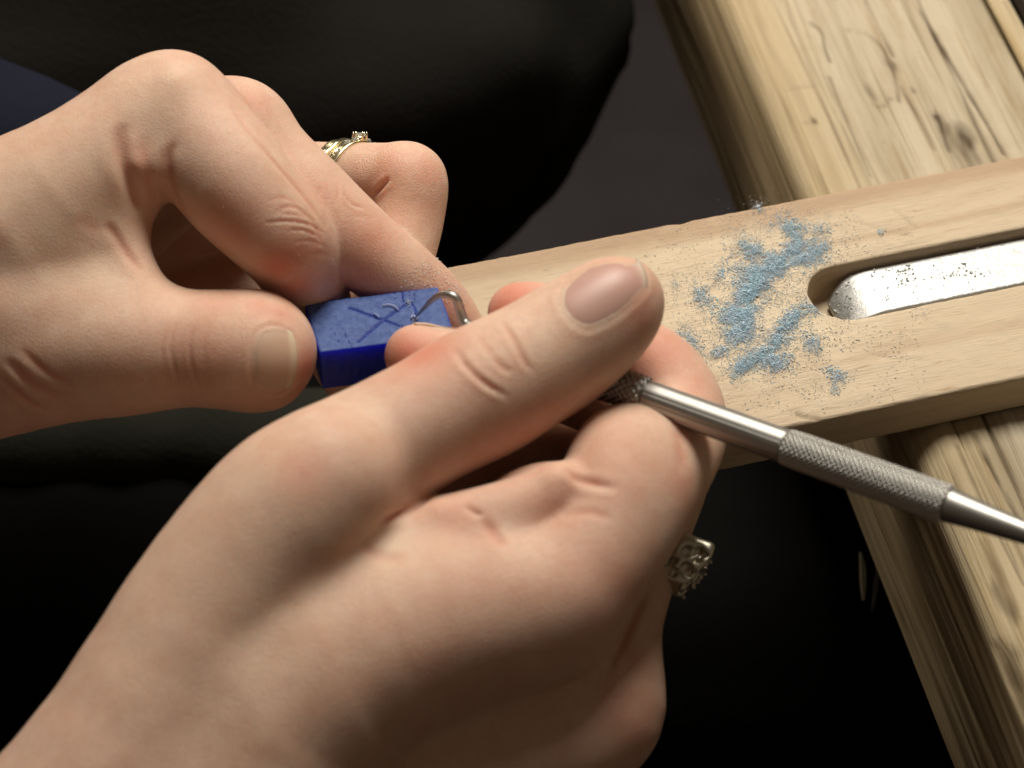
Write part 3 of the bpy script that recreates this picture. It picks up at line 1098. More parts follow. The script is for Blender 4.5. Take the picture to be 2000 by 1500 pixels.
for poly, r in grooves_and_shadow:
    pl = np.array([wl(a, b) for a, b in poly])
    pl[:, 2] = -.006
    if len(pl) > 2:
        pl = spline(pl, 3)
    gl.append((pl, r))
    for a, b in zip(pl[:-1], pl[1:]):
        F.capsule(a, b, r, r, .01, m=.08, sub=True)
V, Fa = F.mesh(1)
Nn = vnormals(V, Fa)
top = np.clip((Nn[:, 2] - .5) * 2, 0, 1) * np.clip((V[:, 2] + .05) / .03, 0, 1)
groove_and_shadow = np.zeros(len(V))
for pl, r in gl:
    dd, _ = poly_dist(V, pl)
    groove_and_shadow = np.maximum(groove_and_shadow, np.exp(-(dd / (r * .95)) ** 4))
V = V + Nn * (.004 * vnoise(V, 9, 1) + .006 * vnoise(V, 2.2, 2))[:, None]
k = NT('blue_carving_wax')
co = k.coord()
n1 = k.noise(co, 900, 3, 0.7)
n2 = k.noise(k.coord((1, 1, 1)), 180, 4, 0.7)
n3 = k.noise(k.coord((260, 3000, 500)), 1.0, 3, 0.6)
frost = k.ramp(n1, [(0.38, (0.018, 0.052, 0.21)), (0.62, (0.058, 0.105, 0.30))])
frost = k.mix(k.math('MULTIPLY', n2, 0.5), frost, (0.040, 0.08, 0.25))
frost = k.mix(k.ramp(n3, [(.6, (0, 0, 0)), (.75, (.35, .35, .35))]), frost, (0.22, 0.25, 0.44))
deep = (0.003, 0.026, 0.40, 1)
fac = k.math('SUBTRACT', k.attr('top').outputs['Fac'], k.attr('groove_and_shadow').outputs['Fac'], True)
k.set(Base_Color=k.mix(k.attr('groove_and_shadow').outputs['Fac'], k.mix(fac, deep, frost), (0.001, 0.003, 0.04, 1)), Roughness=k.math('ADD', 0.42, k.math('MULTIPLY', fac, 0.22)), Subsurface_Weight=k.math('SUBTRACT', 0.8, k.math('MULTIPLY', k.attr('top').outputs['Fac'], 0.8), True), Subsurface_Radius=(.05, .2, 1.0), Subsurface_Scale=0.012,
      Normal=k.bump(k.math('ADD', n1, k.math('MULTIPLY', n2, .6)), 0.25, 0.0004))
k.set(**{'Specular_IOR_Level': k.math('SUBTRACT', 0.4, k.math('MULTIPLY', k.attr('groove_and_shadow').outputs['Fac'], 0.4), True)})
M_WAX = k.m
Vw = wo + V @ A.T
wax = empty('wax_block', wo + np.array([0, 0, -BH]))
tag(wax, 'small blue carving wax block with a cross scribed on its frosted top', 'wax block')
mesh_obj('block', Vw, Fa, M_WAX, wax, attrs={'top': top, 'groove_and_shadow': groove_and_shadow})


def tube(points, radii, seg=12, close=True):
    pts = np.asarray(points, float)
    radii = np.asarray(radii, float)
    n = len(pts)
    T = np.gradient(pts, axis=0)
    T /= np.linalg.norm(T, axis=1)[:, None]
    up = np.array([0.123, 0.31, 0.9])
    N0 = nrm(np.cross(T[0], up))
    V = []
    N = N0
    for i in range(n):
        N = N - T[i] * (N @ T[i])
        N = nrm(N)
        B = np.cross(T[i], N)
        for j in range(seg):
            a = 2 * math.pi * j / seg
            V.append(pts[i] + radii[i] * (math.cos(a) * N + math.sin(a) * B))
    F = []
    for i in range(n - 1):
        for j in range(seg):
            F.append((i * seg + j, i * seg + (j + 1) % seg, (i + 1) * seg + (j + 1) % seg, (i + 1) * seg + j))
    F.append(tuple(range(seg))[::-1])
    F.append(tuple((n - 1) * seg + j for j in range(seg)))
    return np.array(V), F


M_CURL = simple('pale_wax_shaving', (0.34, 0.40, 0.66), 0.6)
for name, poly, r, zz in (('shaving', [(747, 597), (756, 596), (768, 598), (780, 606)], .013, .02), ('shaving', [(730, 612), (737, 617), (742, 621)], .011, .012),
                          ('shaving', [(803, 622), (806, 618), (811, 621), (811, 627)], .02, .03)):
    pl = spline(np.array([Q(a, b, ZT + zz) for a, b in poly]), 4)
    pl[:, 2] += .02 * np.sin(np.linspace(0, 3, len(pl)))
    v, f = tube(pl, r * (.6 + .5 * np.sin(np.linspace(.3, 2.9, len(pl)))), 7)
    mesh_obj(name, v, f, M_CURL, wax)
cp = np.vstack([np.column_stack([797 + rng.normal(size=26) * 3.5, 590 + rng.normal(size=26) * 3]), np.column_stack([808 + rng.normal(size=22) * 4, 623 + rng.normal(size=22) * 3]),
                np.column_stack([640 + rng.random(150) * 220, 580 + rng.random(150) * 100]), np.column_stack([715 + rng.normal(size=30) * 14, 652 + rng.normal(size=30) * 10])])
W = np.array([Q(a, b, ZT) for a, b in cp])
L_ = (W - wo) @ Ai.T
okc = (np.abs(L_[:, 0]) < LU / 2 - .03) & (np.abs(L_[:, 1]) < LV / 2 - .03)
W = W[okc]
W[:, 2] += .006 + .012 * rng.random(len(W))
cs_ = np.where(np.arange(len(W)) < 44, .014, .006)
gr = grains('wax_specks', W, cs_ * (.7 + .6 * rng.random(len(W))), np.tile(np.array([[.36, .42, .62]]), (len(W), 1)), M_FIL)
tag(gr, 'tiny pale blue wax specks left by scribing on the block top', 'specks', kind='stuff')

# ------------------------------------------------------------------ person: hands
person = empty('person', P(500, 700, -2))
tag(person, 'person in dark clothes holding the blue wax block and carving it with a steel tool', 'person')

DL = 0.75          # left hand depth shift
DR = 0.45


def chain_bounds(chs, dz, pad):
    lo, hi = np.full(3, 1e9), np.full(3, -1e9)
    for ch in chs:
        c, r = to_world(ch, dz)
        lo = np.minimum(lo, (c - r[:, None]).min(0))
        hi = np.maximum(hi, (c + r[:, None]).max(0))
    return lo - pad, hi + pad


def build_hand(name, palm, fingers, webs, dz, kp, kf, h, creases, reds, pales, nailspecs, folds=()):
    lo, hi = chain_bounds(palm + [f[0] if isinstance(f, tuple) else f for f in fingers], dz, .25)
    A_ = Field(lo, hi, h)
    for ch in palm:
        add_chain(A_, ch, dz, k=kp, sub=2)
    for (a, b, c, r) in webs:
        A_.tri(P(a[0], a[1], a[2] + dz), P(b[0], b[1], b[2] + dz), P(c[0], c[1], c[2] + dz), r, k=kp)
    B_ = Field(lo, hi, h)
    for ch in fingers:
        kj = .07
        if isinstance(ch, tuple):
            ch, kj = ch
        # each finger gets its own smooth field, then a tight union keeps the finger boundaries crisp
        c, r = to_world(ch, dz)
        flo, fhi = (c - r[:, None]).min(0) - 1.0, (c + r[:, None]).max(0) + 1.0
        bxs = B_.box(flo, fhi)
        sl = bxs[0]
        T = Field.__new__(Field)
        T.h = h
        T.lo = B_.lo + np.array([s.start for s in sl]) * h
        T.n = np.array([s.stop - s.start for s in sl])
        T.ax = [B_.ax[i][sl[i]] for i in range(3)]
        T.f = np.full(tuple(T.n), 3.0, np.float32)
        add_chain(T, ch, dz, k=.12, sub=4)
        B_.f[sl] = smin(B_.f[sl], T.f, kj)
    A_.f = smin(A_.f, B_.f, kf)
    V, Fa = A_.mesh(3)
    # folds / creases cut into the surface where the ray through the given pixels meets it
    tree = BVHTree.FromPolygons([tuple(v) for v in V], [tuple(f) for f in Fa.tolist()])

    def hit(px, py):
        r = ray(px, py)
        loc, nor, i, dd = tree.ray_cast(Vector(CAM), Vector(r))
        return None if loc is None else np.array(loc)
    Nn = vnormals(V, Fa)
    disp = np.zeros(len(V))
    redv = np.zeros(len(V))
    for poly, wd, dp, bulge in creases:
        pl = spline(np.array(poly, float), 4) if len(poly) > 2 else np.array(poly, float)
        h3 = [q for q in (hit(a, b) for a, b in pl) if q is not None]
        if len(h3) < 2:
            continue
        h3 = np.array(h3)
        jump = np.linalg.norm(np.diff(h3, axis=0), axis=1)
        if jump.max() > .8:
            cut = int(np.argmax(jump)) + 1
            h3 = h3[:cut] if cut >= len(h3) - cut else h3[cut:]
            if len(h3) < 2:
                continue
        dd, par = poly_dist(V, h3)
        fade = np.sin(np.clip(par / .35, 0.03, 1) * math.pi / 2) * np.sin(np.clip((1 - par) / .35, 0.03, 1) * math.pi / 2)
        disp -= dp * np.exp(-(dd / wd) ** 2) * fade
        if bulge:
            disp += bulge * np.exp(-((dd - 2.2 * wd) / (1.3 * wd)) ** 2) * fade
        redv = np.maximum(redv, (.35 if wd < .06 else .55) * np.exp(-(dd / (wd * 1.2)) ** 2) * fade)
    for (px, py, r, dp) in folds:
        q = hit(px, py)
        if q is not None:
            disp += dp * np.exp(-(np.linalg.norm(V - q, axis=1) / r) ** 2)
    for (px, py, r, a) in reds:
        q = hit(px, py)
        if q is not None:
            redv = np.maximum(redv, a * np.exp(-(np.linalg.norm(V - q, axis=1) / r) ** 2))
    palev = np.zeros(len(V))
    for (px, py, r, a) in pales:
        q = hit(px, py)
        if q is not None:
            palev = np.maximum(palev, a * np.exp(-(np.linalg.norm(V - q, axis=1) / r) ** 2))
    # nails: groove around the outline + a thin curved plate of its own
    nails = []
    for (cx, cy, ax, ay, bx_, by_, sq, mat, free, nm) in nailspecs:
        nu, nv = 26, 26
        grid = np.full((nu, nv, 3), np.nan)
        for i in range(nu):
            for j in range(nv):
                u = -1 + 2 * i / (nu - 1)
                v = -1 + 2 * j / (nv - 1)
                # squircle mapping of the square to the nail outline
                uu = u * math.sqrt(max(0, 1 - v * v / 2)) * (1 - sq) + u * sq
                vv = v * math.sqrt(max(0, 1 - u * u / 2)) * (1 - sq) + v * sq
                q = hit(cx + uu * ax + vv * bx_, cy + uu * ay + vv * by_)
                if q is not None:
                    grid[i, j] = q
        if np.isnan(grid).any():
            g = grid.reshape(-1, 3)
            bad = np.isnan(g[:, 0])
            g[bad] = np.nanmean(g, 0)
            grid = g.reshape(nu, nv, 3)
        # smooth the grid a little, then flatten it slightly towards its own mean plane along u
        for _ in range(6):
            gi = grid.copy()
            gi[1:-1, 1:-1] = .25 * (grid[2:, 1:-1] + grid[:-2, 1:-1] + grid[1:-1, 2:] + grid[1:-1, :-2])
            grid = gi
        out = np.concatenate([grid[0], grid[:, -1], grid[-1][::-1], grid[::-1, 0]])
        dd, par = poly_dist(V, out)
        disp += .012 * np.exp(-((dd - .08) / .08) ** 2) - (.008 if sq < .3 else 0) * np.exp(-(dd / .03) ** 2)
        # press the skin under the plate
        cen = grid.mean((0, 1))
        flat = grid.reshape(-1, 3)
        near = np.linalg.norm(V - cen, axis=1) < 1.4
        idx = np.where(near)[0]
        if len(idx):
            from mathutils.kdtree import KDTree
            kd = KDTree(len(flat))
            for ii, q in enumerate(flat):
                kd.insert(q, ii)
            kd.balance()
            for ii in idx:
                _, jj, ds = kd.find(V[ii])
                if ds < .05:
                    disp[ii] -= .002
        nails.append((grid, mat, free, nm))
    V = V + Nn * disp[:, None]
    V = V + Nn * (.007 * vnoise(V, 1.6, 77) + .0012 * vnoise(V, 4.5, 78))[:, None]
    o = mesh_obj(name, V, Fa, M_SKIN, person, attrs={'red': np.clip(redv, 0, 1), 'pale': np.clip(palev, 0, 1)})
    for grid, mat, free, nm in nails:
        nu, nv = grid.shape[:2]
        du = np.gradient(grid, axis=0)
        dv = np.gradient(grid, axis=1)
        n = np.cross(du, dv)
        n /= np.linalg.norm(n, axis=2)[:, :, None] + 1e-9
        if (n.mean((0, 1)) @ (CAM - grid.mean((0, 1)))) < 0:
            n = -n
        U = np.linspace(-1, 1, nu)[:, None] * np.ones((1, nv))
        Wv = np.ones((nu, 1)) * np.linspace(-1, 1, nv)[None]
        lift = -.008 + .042 * (1 - Wv ** 2) ** .7 * (1 - np.clip(-U, 0, 1) ** 5) + .015 * np.clip(U - .6, 0, 1)
        topg = grid + n * lift[:, :, None]
        botg = grid - n * .03
        V2 = np.vstack([topg.reshape(-1, 3), botg.reshape(-1, 3)])
        N2 = nu * nv
        fs = []
        for i in range(nu - 1):
            for j in range(nv - 1):
                a = i * nv + j
                fs.append((a, a + nv, a + nv + 1, a + 1))
                fs.append((a + N2, a + 1 + N2, a + nv + 1 + N2, a + nv + N2))
        rim = [(i, 0) for i in range(nu)] + [(nu - 1, j) for j in range(1, nv)] + [(i, nv - 1) for i in range(nu - 2, -1, -1)] + [(0, j) for j in range(nv - 2, 0, -1)]
        for (a, b) in zip(rim, rim[1:] + rim[:1]):
            i0, i1 = a[0] * nv + a[1], b[0] * nv + b[1]
            fs.append((i0, i1, i1 + N2, i0 + N2))
        tipv = np.clip((U - free) / .12, 0, 1).reshape(-1)
        bm = bmesh.new()
        bvs = [bm.verts.new(v) for v in V2]
        for f in fs:
            bm.faces.new([bvs[i] for i in f])
        bmesh.ops.recalc_face_normals(bm, faces=bm.faces)
        bm.verts.index_update()
        F2 = [tuple(v.index for v in f.verts) for f in bm.faces]
        bm.free()
        mesh_obj(nm, V2, F2, mat, o, attrs={'tip': np.concatenate([tipv, tipv])})
    return o, tree


# ---- left hand (px, py, radius px, depth)
L_palm = [
    [(-330, 640, 260, -1.2), (-120, 560, 225, -.3), (60, 440, 165, .5), (200, 325, 118, .65), (290, 245, 100, .55), (342, 206, 92, .5)],
    [(-330, 700, 240, -.6), (-100, 690, 170, 0.1), (60, 668, 150, .6), (200, 672, 120, .9), (300, 678, 108, 1.1)],
    [(-300, 620, 220, -2.2), (0, 520, 190, -1.8), (250, 370, 120, -1.2), (400, 280, 95, -.7), (470, 255, 86, -.4)],
    [(-300, 660, 200, -3.5), (0, 560, 160, -3.6), (250, 450, 110, -3.6), (480, 350, 78, -2.4)],
    [(-250, 720, 180, -4), (0, 640, 150, -4.6), (300, 520, 90, -4.8), (480, 430, 70, -3.6)],
]
L_index = [(290, 250, 98, .5), (345, 208, 94, .5), (400, 285, 108, .8), (455, 355, 110, 1.0), (512, 420, 100, 1.0), (556, 468, 93, .85), (588, 528, 79, .15), (613, 586, 68, -.6), (645, 665, 56, -.95), (680, 735, 52, -.8)]
L_middle = [(420, 290, 88, -.5), (470, 252, 86, -.35), (530, 318, 84, -.2), (590, 378, 84, -.1), (648, 436, 83, -.05), (700, 480, 77, -.1), (765, 530, 72, -.3), (822, 575, 68, -.55), (868, 620, 60, -.7), (905, 665, 48, -.8)]
L_ring = [(440, 370, 76, -3.6), (560, 352, 72, -3.0), (690, 350, 68, -2.1), (760, 350, 66, -1.6), (802, 352, 67, -1.35), (798, 420, 66, -1.3), (785, 490, 62, -1.1), (770, 560, 56, -.9)]
L_pinky = [(460, 440, 68, -3.4), (560, 440, 62, -3.2), (650, 450, 58, -3.0), (690, 500, 55, -2.6), (670, 560, 50, -2.2), (640, 600, 44, -2.0)]
L_thumb = [(200, 672, 118, .9), (300, 678, 107, 1.05), (370, 680, 108, 1.15), (430, 682, 110, 1.2), (480, 685, 112, 1.2), (503, 687, 110, 1.2), (518, 687, 88, 1.25), (526, 688, 62, 1.3)]
L_thumb_b = [(455, 655, 84, 1.2), (505, 640, 68, 1.2), (522, 642, 54, 1.25)]
L_thumb_c = [(470, 720, 80, 1.15), (515, 732, 64, 1.15), (534, 735, 54, 1.2)]
L_inner = [(180, 610, 80, -2.8), (320, 590, 85, -3.4), (480, 570, 80, -3.4), (600, 590, 66, -3.0)]
L_webs = [((180, 330, 1.15), (20, 600, 1.6), (258, 560, 1.25), .38), ((190, 330, .8), (240, 415, .7), (262, 545, 1.0), .26)]
L_creases = [
    ([(245, 237), (234, 269), (238, 311), (252, 356), (270, 395), (280, 412)], .12, .075, .015),
    ([(283, 262), (276, 304), (284, 346), (308, 391)], .12, .03, .0),
    ([(345, 276), (332, 307), (338, 360), (353, 402), (378, 444)], .09, .045, .012),
    ([(205, 435), (222, 455), (252, 500), (284, 540)], .08, .035, .005),
    ([(150, 420), (170, 440), (205, 455)], .12, .012, 0),
    ([(515, 436), (545, 432), (580, 433), (612, 442), (642, 463)], .022, .03, .006),
    ([(532, 422), (556, 405), (580, 407), (607, 428), (618, 436)], .022, .022, .006),
    ([(560, 452), (592, 449), (628, 466)], .02, .022, .005),
    ([(568, 474), (604, 470), (638, 482)], .02, .016, .004),
    ([(545, 415), (560, 418), (585, 420), (600, 428)], .018, .016, .003),
    ([(520, 395), (550, 385), (585, 400)], .025, .012, .0),
    ([(600, 500), (625, 494), (648, 500)], .02, .012, .0),
    ([(560, 398), (590, 412), (620, 452), (634, 500)], .03, .008, .0),
    ([(628, 360), (622, 380), (628, 404)], .02, .016, .003),
    ([(655, 350), (662, 368), (655, 400)], .02, .018, .004),
    ([(670, 374), (688, 398), (715, 407)], .03, .03, .012),
    ([(640, 352), (640, 376), (650, 410)], .018, .014, .003),
    ([(680, 420), (712, 425), (742, 424)], .02, .01, .0),
    ([(760, 347), (740, 370), (718, 396)], .045, .09, .02),
    ([(352, 620), (336, 660), (338, 710), (356, 765)], .035, .020, .006),
    ([(388, 618), (372, 660), (374, 715), (392, 770)], .035, .018, .005),
    ([(330, 640), (318, 680), (324, 730)], .03, .012, .0),
    ([(407, 630), (398, 680), (405, 740)], .03, .009, .0),
    ([(10, 700), (60, 745), (120, 775)], .07, .05, .02),
    ([(0, 735), (50, 780), (90, 800)], .06, .04, .02),
    ([(40, 680), (90, 725), (150, 755)], .06, .025, .0),
    ([(440, 190), (490, 262), (548, 330), (600, 392), (640, 450)], .05, .035, 0),
]
L_reds = [(545, 520, .42, 1.), (575, 560, .4, .8), (470, 440, .45, .6), (730, 460, .5, .45), (860, 600, .5, .6), (600, 715, .34, 1.), (585, 760, .3, .7), (505, 600, .3, .5), (545, 610, .3, .4), (840, 330, .45, .45), (440, 420, .5, .55), (320, 370, .4, .35), (620, 480, .3, .3),
          (700, 560, .6, .5), (490, 200, .35, .35), (770, 330, .4, .35), (620, 370, .5, .3), (250, 330, .15, .5), (380, 700, .6, .25), (830, 400, .4, .3), (420, 590, .5, .3)]
L_pales = [(120, 430, 1.6, .6), (345, 160, .6, .5), (300, 200, .7, .5), (620, 330, .4, .3), (800, 540, .4, .35)]
L_nails = [(534, 703, 44, 2, -3, 68, .28, M_NAIL2, .62, 'thumbnail')]
L_folds = [(215, 420, .5, -.05), (290, 325, .42, .13), (262, 320, .18, .03), (312, 335, .2, .03), (560, 290, .4, -.03), (345, 150, .35, .05)]
handL, treeL = build_hand('hand', L_palm, [L_thumb, L_thumb_b, L_thumb_c, L_index, L_middle, L_ring, L_pinky, L_inner], L_webs, DL, .55, .32, .045, L_creases, L_reds, L_pales, L_nails, L_folds)
handL['label'] = 'left hand pinching the blue wax block'

# ---- right hand
R_palm = [
    [(-60, 2080, 330, 4.6), (110, 1790, 275, 4.7), (285, 1470, 200, 4.7), (410, 1215, 162, 4.6), (540, 1030, 146, 4.5), (655, 925, 132, 4.5)],
    [(80, 2100, 330, 4.2), (320, 1760, 280, 4.2), (540, 1390, 230, 4.1), (780, 1240, 185, 4.0), (950, 1190, 160, 3.8), (1080, 1180, 138, 3.7)],
    [(260, 2100, 300, 2.6), (520, 1790, 260, 2.8), (800, 1520, 205, 2.7), (1020, 1430, 165, 2.6), (1150, 1385, 132, 2.4)],
    [(400, 2100, 260, .8), (650, 1850, 220, .8), (950, 1680, 180, .8), (1120, 1560, 130, .8)],
    [(300, 1700, 200, 1.5), (600, 1350, 200, 1.6), (800, 1150, 130, 1.6), (900, 1060, 100, 1.8)],
]
R_thumb = [(540, 1030, 140, 4.2), (655, 925, 131, 3.9), (745, 874, 127, 3.65), (850, 815, 122, 3.4), (905, 785, 124, 3.25), (958, 757, 126, 3.15), (1048, 706, 119, 3.0), (1132, 652, 113, 2.85), (1190, 606, 99, 2.8), (1218, 582, 72, 2.8)]
R_index = [(990, 1165, 130, 3.9), (1085, 1150, 128, 3.9), (1160, 1070, 128, 3.6), (1228, 975, 122, 3.1), (1288, 895, 108, 2.4), (1326, 840, 90, 1.75), (1322, 782, 82, 1.3), (1287, 726, 75, 1.1), (1235, 688, 68, 1.0), (1130, 640, 62, 1.1), (1060, 618, 60, 1.15), (1010, 612, 58, 1.2)]
R_index_b = [(1185, 1020, 95, 3.55), (1204, 950, 96, 3.4), (1212, 905, 97, 3.1), (1225, 878, 86, 2.75)]
R_fold = [(1000, 985, 56, 3.5), (1060, 965, 56, 3.6), (1110, 965, 52, 3.7), (1150, 985, 50, 3.8)]
R_middle = [(1060, 1420, 140, 2.4), (1160, 1378, 132, 2.4), (1205, 1230, 84, 2.1), (1240, 1120, 76, 1.9), (1280, 1010, 74, 1.4), (1310, 930, 70, .9), (1290, 860, 66, .7), (1200, 800, 64, .9), (1080, 750, 64, 1.3), (960, 715, 64, 1.65), (880, 706, 62, 1.8), (822, 702, 60, 1.9), (808, 690, 50, 1.95)]
R_ring = [(1040, 1500, 120, .9), (1150, 1440, 96, .6), (1190, 1300, 76, .3), (1200, 1150, 74, 0), (1180, 1000, 80, -.1), (1120, 910, 76, .1), (1020, 900, 74, .5), (920, 910, 72, 1.0), (840, 960, 70, 1.8)]
R_pinky = [(1000, 1500, 100, -.4), (1100, 1150, 80, -.6), (1040, 1000, 80, -.4), (940, 960, 78, .2), (860, 1000, 70, 1.2)]
R_web1 = [(850, 1040, 60, 4.0), (930, 1020, 62, 4.0), (1040, 990, 62, 3.9), (1110, 960, 58, 3.8)]
R_webs = [((700, 1010, 3.9), (860, 1075, 3.9), (640, 1180, 4.2), .55), ((860, 1085, 3.8), (1040, 1040, 3.7), (900, 1180, 3.9), .5)]
R_creases = [
    ([(884, 678), (915, 720), (950, 751), (996, 778)], .05, .035, .014),
    ([(975, 622), (1003, 664), (1024, 706), (1040, 726)], .045, .028, .010),
    ([(962, 697), (980, 716), (1000, 730)], .05, .022, .006),
    ([(930, 650), (950, 680), (965, 698)], .045, .014, 0),
    ([(735, 1022), (790, 1000), (850, 966), (905, 940)], .07, .07, .0),
    ([(940, 1012), (965, 1042), (990, 1072)], .08, .035, .008),
    ([(1100, 915), (1125, 935), (1160, 945), (1210, 955)], .07, .045, .012),
    ([(1180, 1335), (1225, 1240), (1270, 1150), (1318, 1060)], .07, .07, .0),
    ([(905, 985), (925, 1000), (945, 1008)], .05, .05, .0),
    ([(700, 1060), (740, 1085), (800, 1095)], .12, .025, 0),
    ([(1095, 1010), (1150, 1000), (1200, 1015)], .08, .02, 0),
    ([(1325, 820), (1330, 870), (1335, 930)], .14, .03, 0),
]
R_reds = [(1290, 680, .6, .7), (1000, 580, .6, 1.), (980, 600, .5, 1.), (830, 690, .6, 1.), (790, 690, .5, 1.), (1255, 620, .4, .6), (1000, 850, .8, .4), (590, 920, .4, .5), (1180, 900, .7, .3), (1100, 1000, .6, .4), (1370, 750, .5, .3),
          (1200, 1150, .9, .3), (1250, 1400, .8, .4), (880, 1010, .5, .4), (1330, 950, .4, .5), (860, 1300, 1.5, .15)]
R_pales = [(420, 1150, 2.2, .35), (760, 1080, .8, .5), (1060, 700, .5, .3), (700, 800, .5, .3)]
R_nails = [(1178, 566, 72, -52, 34, 48, .35, M_NAIL, .80, 'thumbnail')]
R_folds = [(1085, 925, .28, .10), (860, 990, .25, .06)]
handR, treeR = build_hand('hand', R_palm, [R_thumb, R_index, (R_index_b, .38), (R_fold, .2), R_middle, R_ring, R_pinky, R_web1], R_webs, DR, .6, .30, .05, R_creases, R_reds, R_pales, R_nails, R_folds)
handR['label'] = 'right hand gripping the steel carving tool'

cN, rN = to_world(R_middle, DR)
axn = nrm(cN[12] - cN[10])
upn = nrm(UPV - axn * (UPV @ axn))
bkn = np.cross(axn, upn)
bkn = bkn if bkn @ FWD > 0 else -bkn
V, Fq = [], []
for lay in (1.03, .97):
    for i in range(14):
        t = i / 13
        c_ = cN[10] + (cN[12] - cN[10]) * (.15 + 1.0 * t)
        rr_ = float(np.interp(t, [0, .7, 1], [rN[10], rN[11], rN[11] * .93]))
        for j in range(12):
            ph = math.radians(-14 + 100 * j / 11 * (1 - .25 * abs(2 * t - 1) ** 3))
            V.append(c_ + rr_ * (lay + .04 * (lay > 1) * t) * (math.cos(ph) * upn + math.sin(ph) * bkn))
for lay in (0, 1):
    for i in range(13):
        for j in range(11):
            a = lay * 168 + i * 12 + j
            Fq.append((a, a + 12, a + 13, a + 1) if lay else (a, a + 1, a + 13, a + 12))
for i in range(13):
    for j in (0, 11):
        a = i * 12 + j
        Fq.append((a, a + 12, a + 180, a + 168))
for j in range(11):
    for i in (0, 13):
        a = i * 12 + j
        Fq.append((a, a + 1, a + 169, a + 168))
mesh_obj('fingernail', V, Fq, M_NAIL2, handR, attrs={'tip': np.full(len(V), .5)})

# ------------------------------------------------------------------ clothing behind and below


def cloth(name, chains, k, h, mat, label, foldsf, amp=1.0):
    lo, hi = chain_bounds(chains, 0, .8)
    Fd = Field(lo, hi, h, big=8.0)
    for ch in chains:
        c, r = to_world(ch)
        crr = spline(np.column_stack([c, r]), 2)
        for a, b in zip(crr[:-1], crr[1:]):
            Fd.capsule(a[:3], b[:3], a[3], b[3], k, m=5)
    V, Fa = Fd.mesh(2)
    Nn = vnormals(V, Fa)
    V = V + Nn * (amp * foldsf(V))[:, None]
    o = mesh_obj(name, V, Fa, mat, person)
    if label:
        o['label'] = label
    return o


def folds_a(V):
    q = np.column_stack([V[:, 0] * .06, V[:, 1] * .22, V[:, 2] * .22])
    q3 = np.column_stack([V[:, 0] * .05 + V[:, 1] * .02, V[:, 1] * .16 + V[:, 0] * .06, V[:, 2] * .16])
    ridge = .5 - np.abs(vnoise(q3, 1.0, 15))
    msk = np.clip((-1.0 - V[:, 0]) / 4, .15, 1)
    return 5.0 * msk * ridge + 1.0 * vnoise(q, 1.0, 5) + .6 * vnoise(q, 2.1, 6) + .35 * vnoise(q, 4.3, 9)


cloth('trouser_leg', [[(-900, 60, 620, -17), (-300, 0, 640, -16.5), (300, 40, 560, -16), (560, 120, 470, -15.5), (812, 30, 412, -15)],
       [(520, 265, 24, -10.1), (700, 205, 46, -9.75), (850, 165, 50, -9.8), (1010, 90, 34, -10.5)],
       [(40, 150, 30, -10.6), (170, 100, 46, -10.3), (330, 30, 40, -10.2)]], 2, .55, M_BLACK, 'black trouser leg behind the left hand', folds_a, .42)
cloth('sleeve', [[(-700, 350, 210, -9), (-320, 290, 185, -8.5), (-120, 300, 130, -8.6), (170, 290, 104, -9.5)]], 1, .4, M_NAVY, 'navy cloth at the far left', folds_a, .4)
cloth('apron', [[(-900, 1250, 420, -13), (-300, 1220, 430, -13), (300, 1230, 430, -13), (900, 1260, 440, -13.5), (1500, 1270, 470, -14.5), (2000, 1290, 470, -15)]], 2, .55, M_APRON, 'black apron lap below the hands', folds_a, .4)
cloth('cuff', [[(-500, 880, 70, -8.5), (-100, 872, 66, -8.5), (250, 855, 64, -8.5), (620, 850, 64, -8.5), (800, 850, 50, -8.8)]], 1, .3, M_OLIVE, 'dark olive fold of cloth under the left thumb', folds_a, .15)

# ------------------------------------------------------------------ carving tool
tA, tB = P(1195, 750, 2.9), P(2000, 1040, 6.3)
ax = nrm(tB - tA)
TL = np.linalg.norm(tB - tA)


def t_at(px):
    """distance along the axis seen at photo column px"""
    best = min(np.linspace(-4, TL + 4, 1600), key=lambda t: abs(proj(tA + ax * t)[0] - px))
    return best


def proj(p):
    v = p - CAM
    z = v @ FWD
    return 1000 + FPX * (v @ RGT) / z, 750 - FPX * (v @ UPV) / z


tool = empty('carving_tool', tA + ax * (TL * .5))
tag(tool, 'steel wax carving tool with knurled handle and hooked wire tip on the block', 'carving tool')
na_ = nrm(np.cross(ax, [0, 0, 1]))
nb2 = np.cross(ax, na_)


def lathe(name, t0, t1, rf, nseg, nring, mat, parent, label=None, relief=None):
    ts = np.linspace(t0, t1, nring)
    V = []
    th = np.linspace(0, 2 * math.pi, nseg, endpoint=False)
    for t in ts:
        r = rf(t) + (relief(t, th) if relief else 0 * th)
        V.append(tA + ax * t + (np.cos(th) * r)[:, None] * na_ + (np.sin(th) * r)[:, None] * nb2)
    V = np.array(V).reshape(-1, 3)
    i = np.arange(nring - 1)[:, None] * nseg
    j = np.arange(nseg)[None]
    a = i + j
    b = i + (j + 1) % nseg
    Fq = np.stack([a, a + nseg, b + nseg, b], -1).reshape(-1, 4)
    Fl = [tuple(f) for f in Fq.tolist()] + [tuple(range(nseg)), tuple((nring - 1) * nseg + q for q in range(nseg))[::-1]]
    bm = bmesh.new()
    bv = [bm.verts.new(v) for v in V]
    for f in Fl:
        bm.faces.new([bv[q] for q in f])
    bmesh.ops.recalc_face_normals(bm, faces=bm.faces)
    bm.verts.index_update()
    Fl = [tuple(v.index for v in f.verts) for f in bm.faces]
    bm.free()
    o = mesh_obj(name, V, Fl, mat, parent)
    if label:
        o['label'] = label
    return o


t_c0, t_c1 = t_at(1170), t_at(1262)
t_k0, t_k1, t_e = t_at(1535), t_at(1850), t_at(2160)
RH = .285


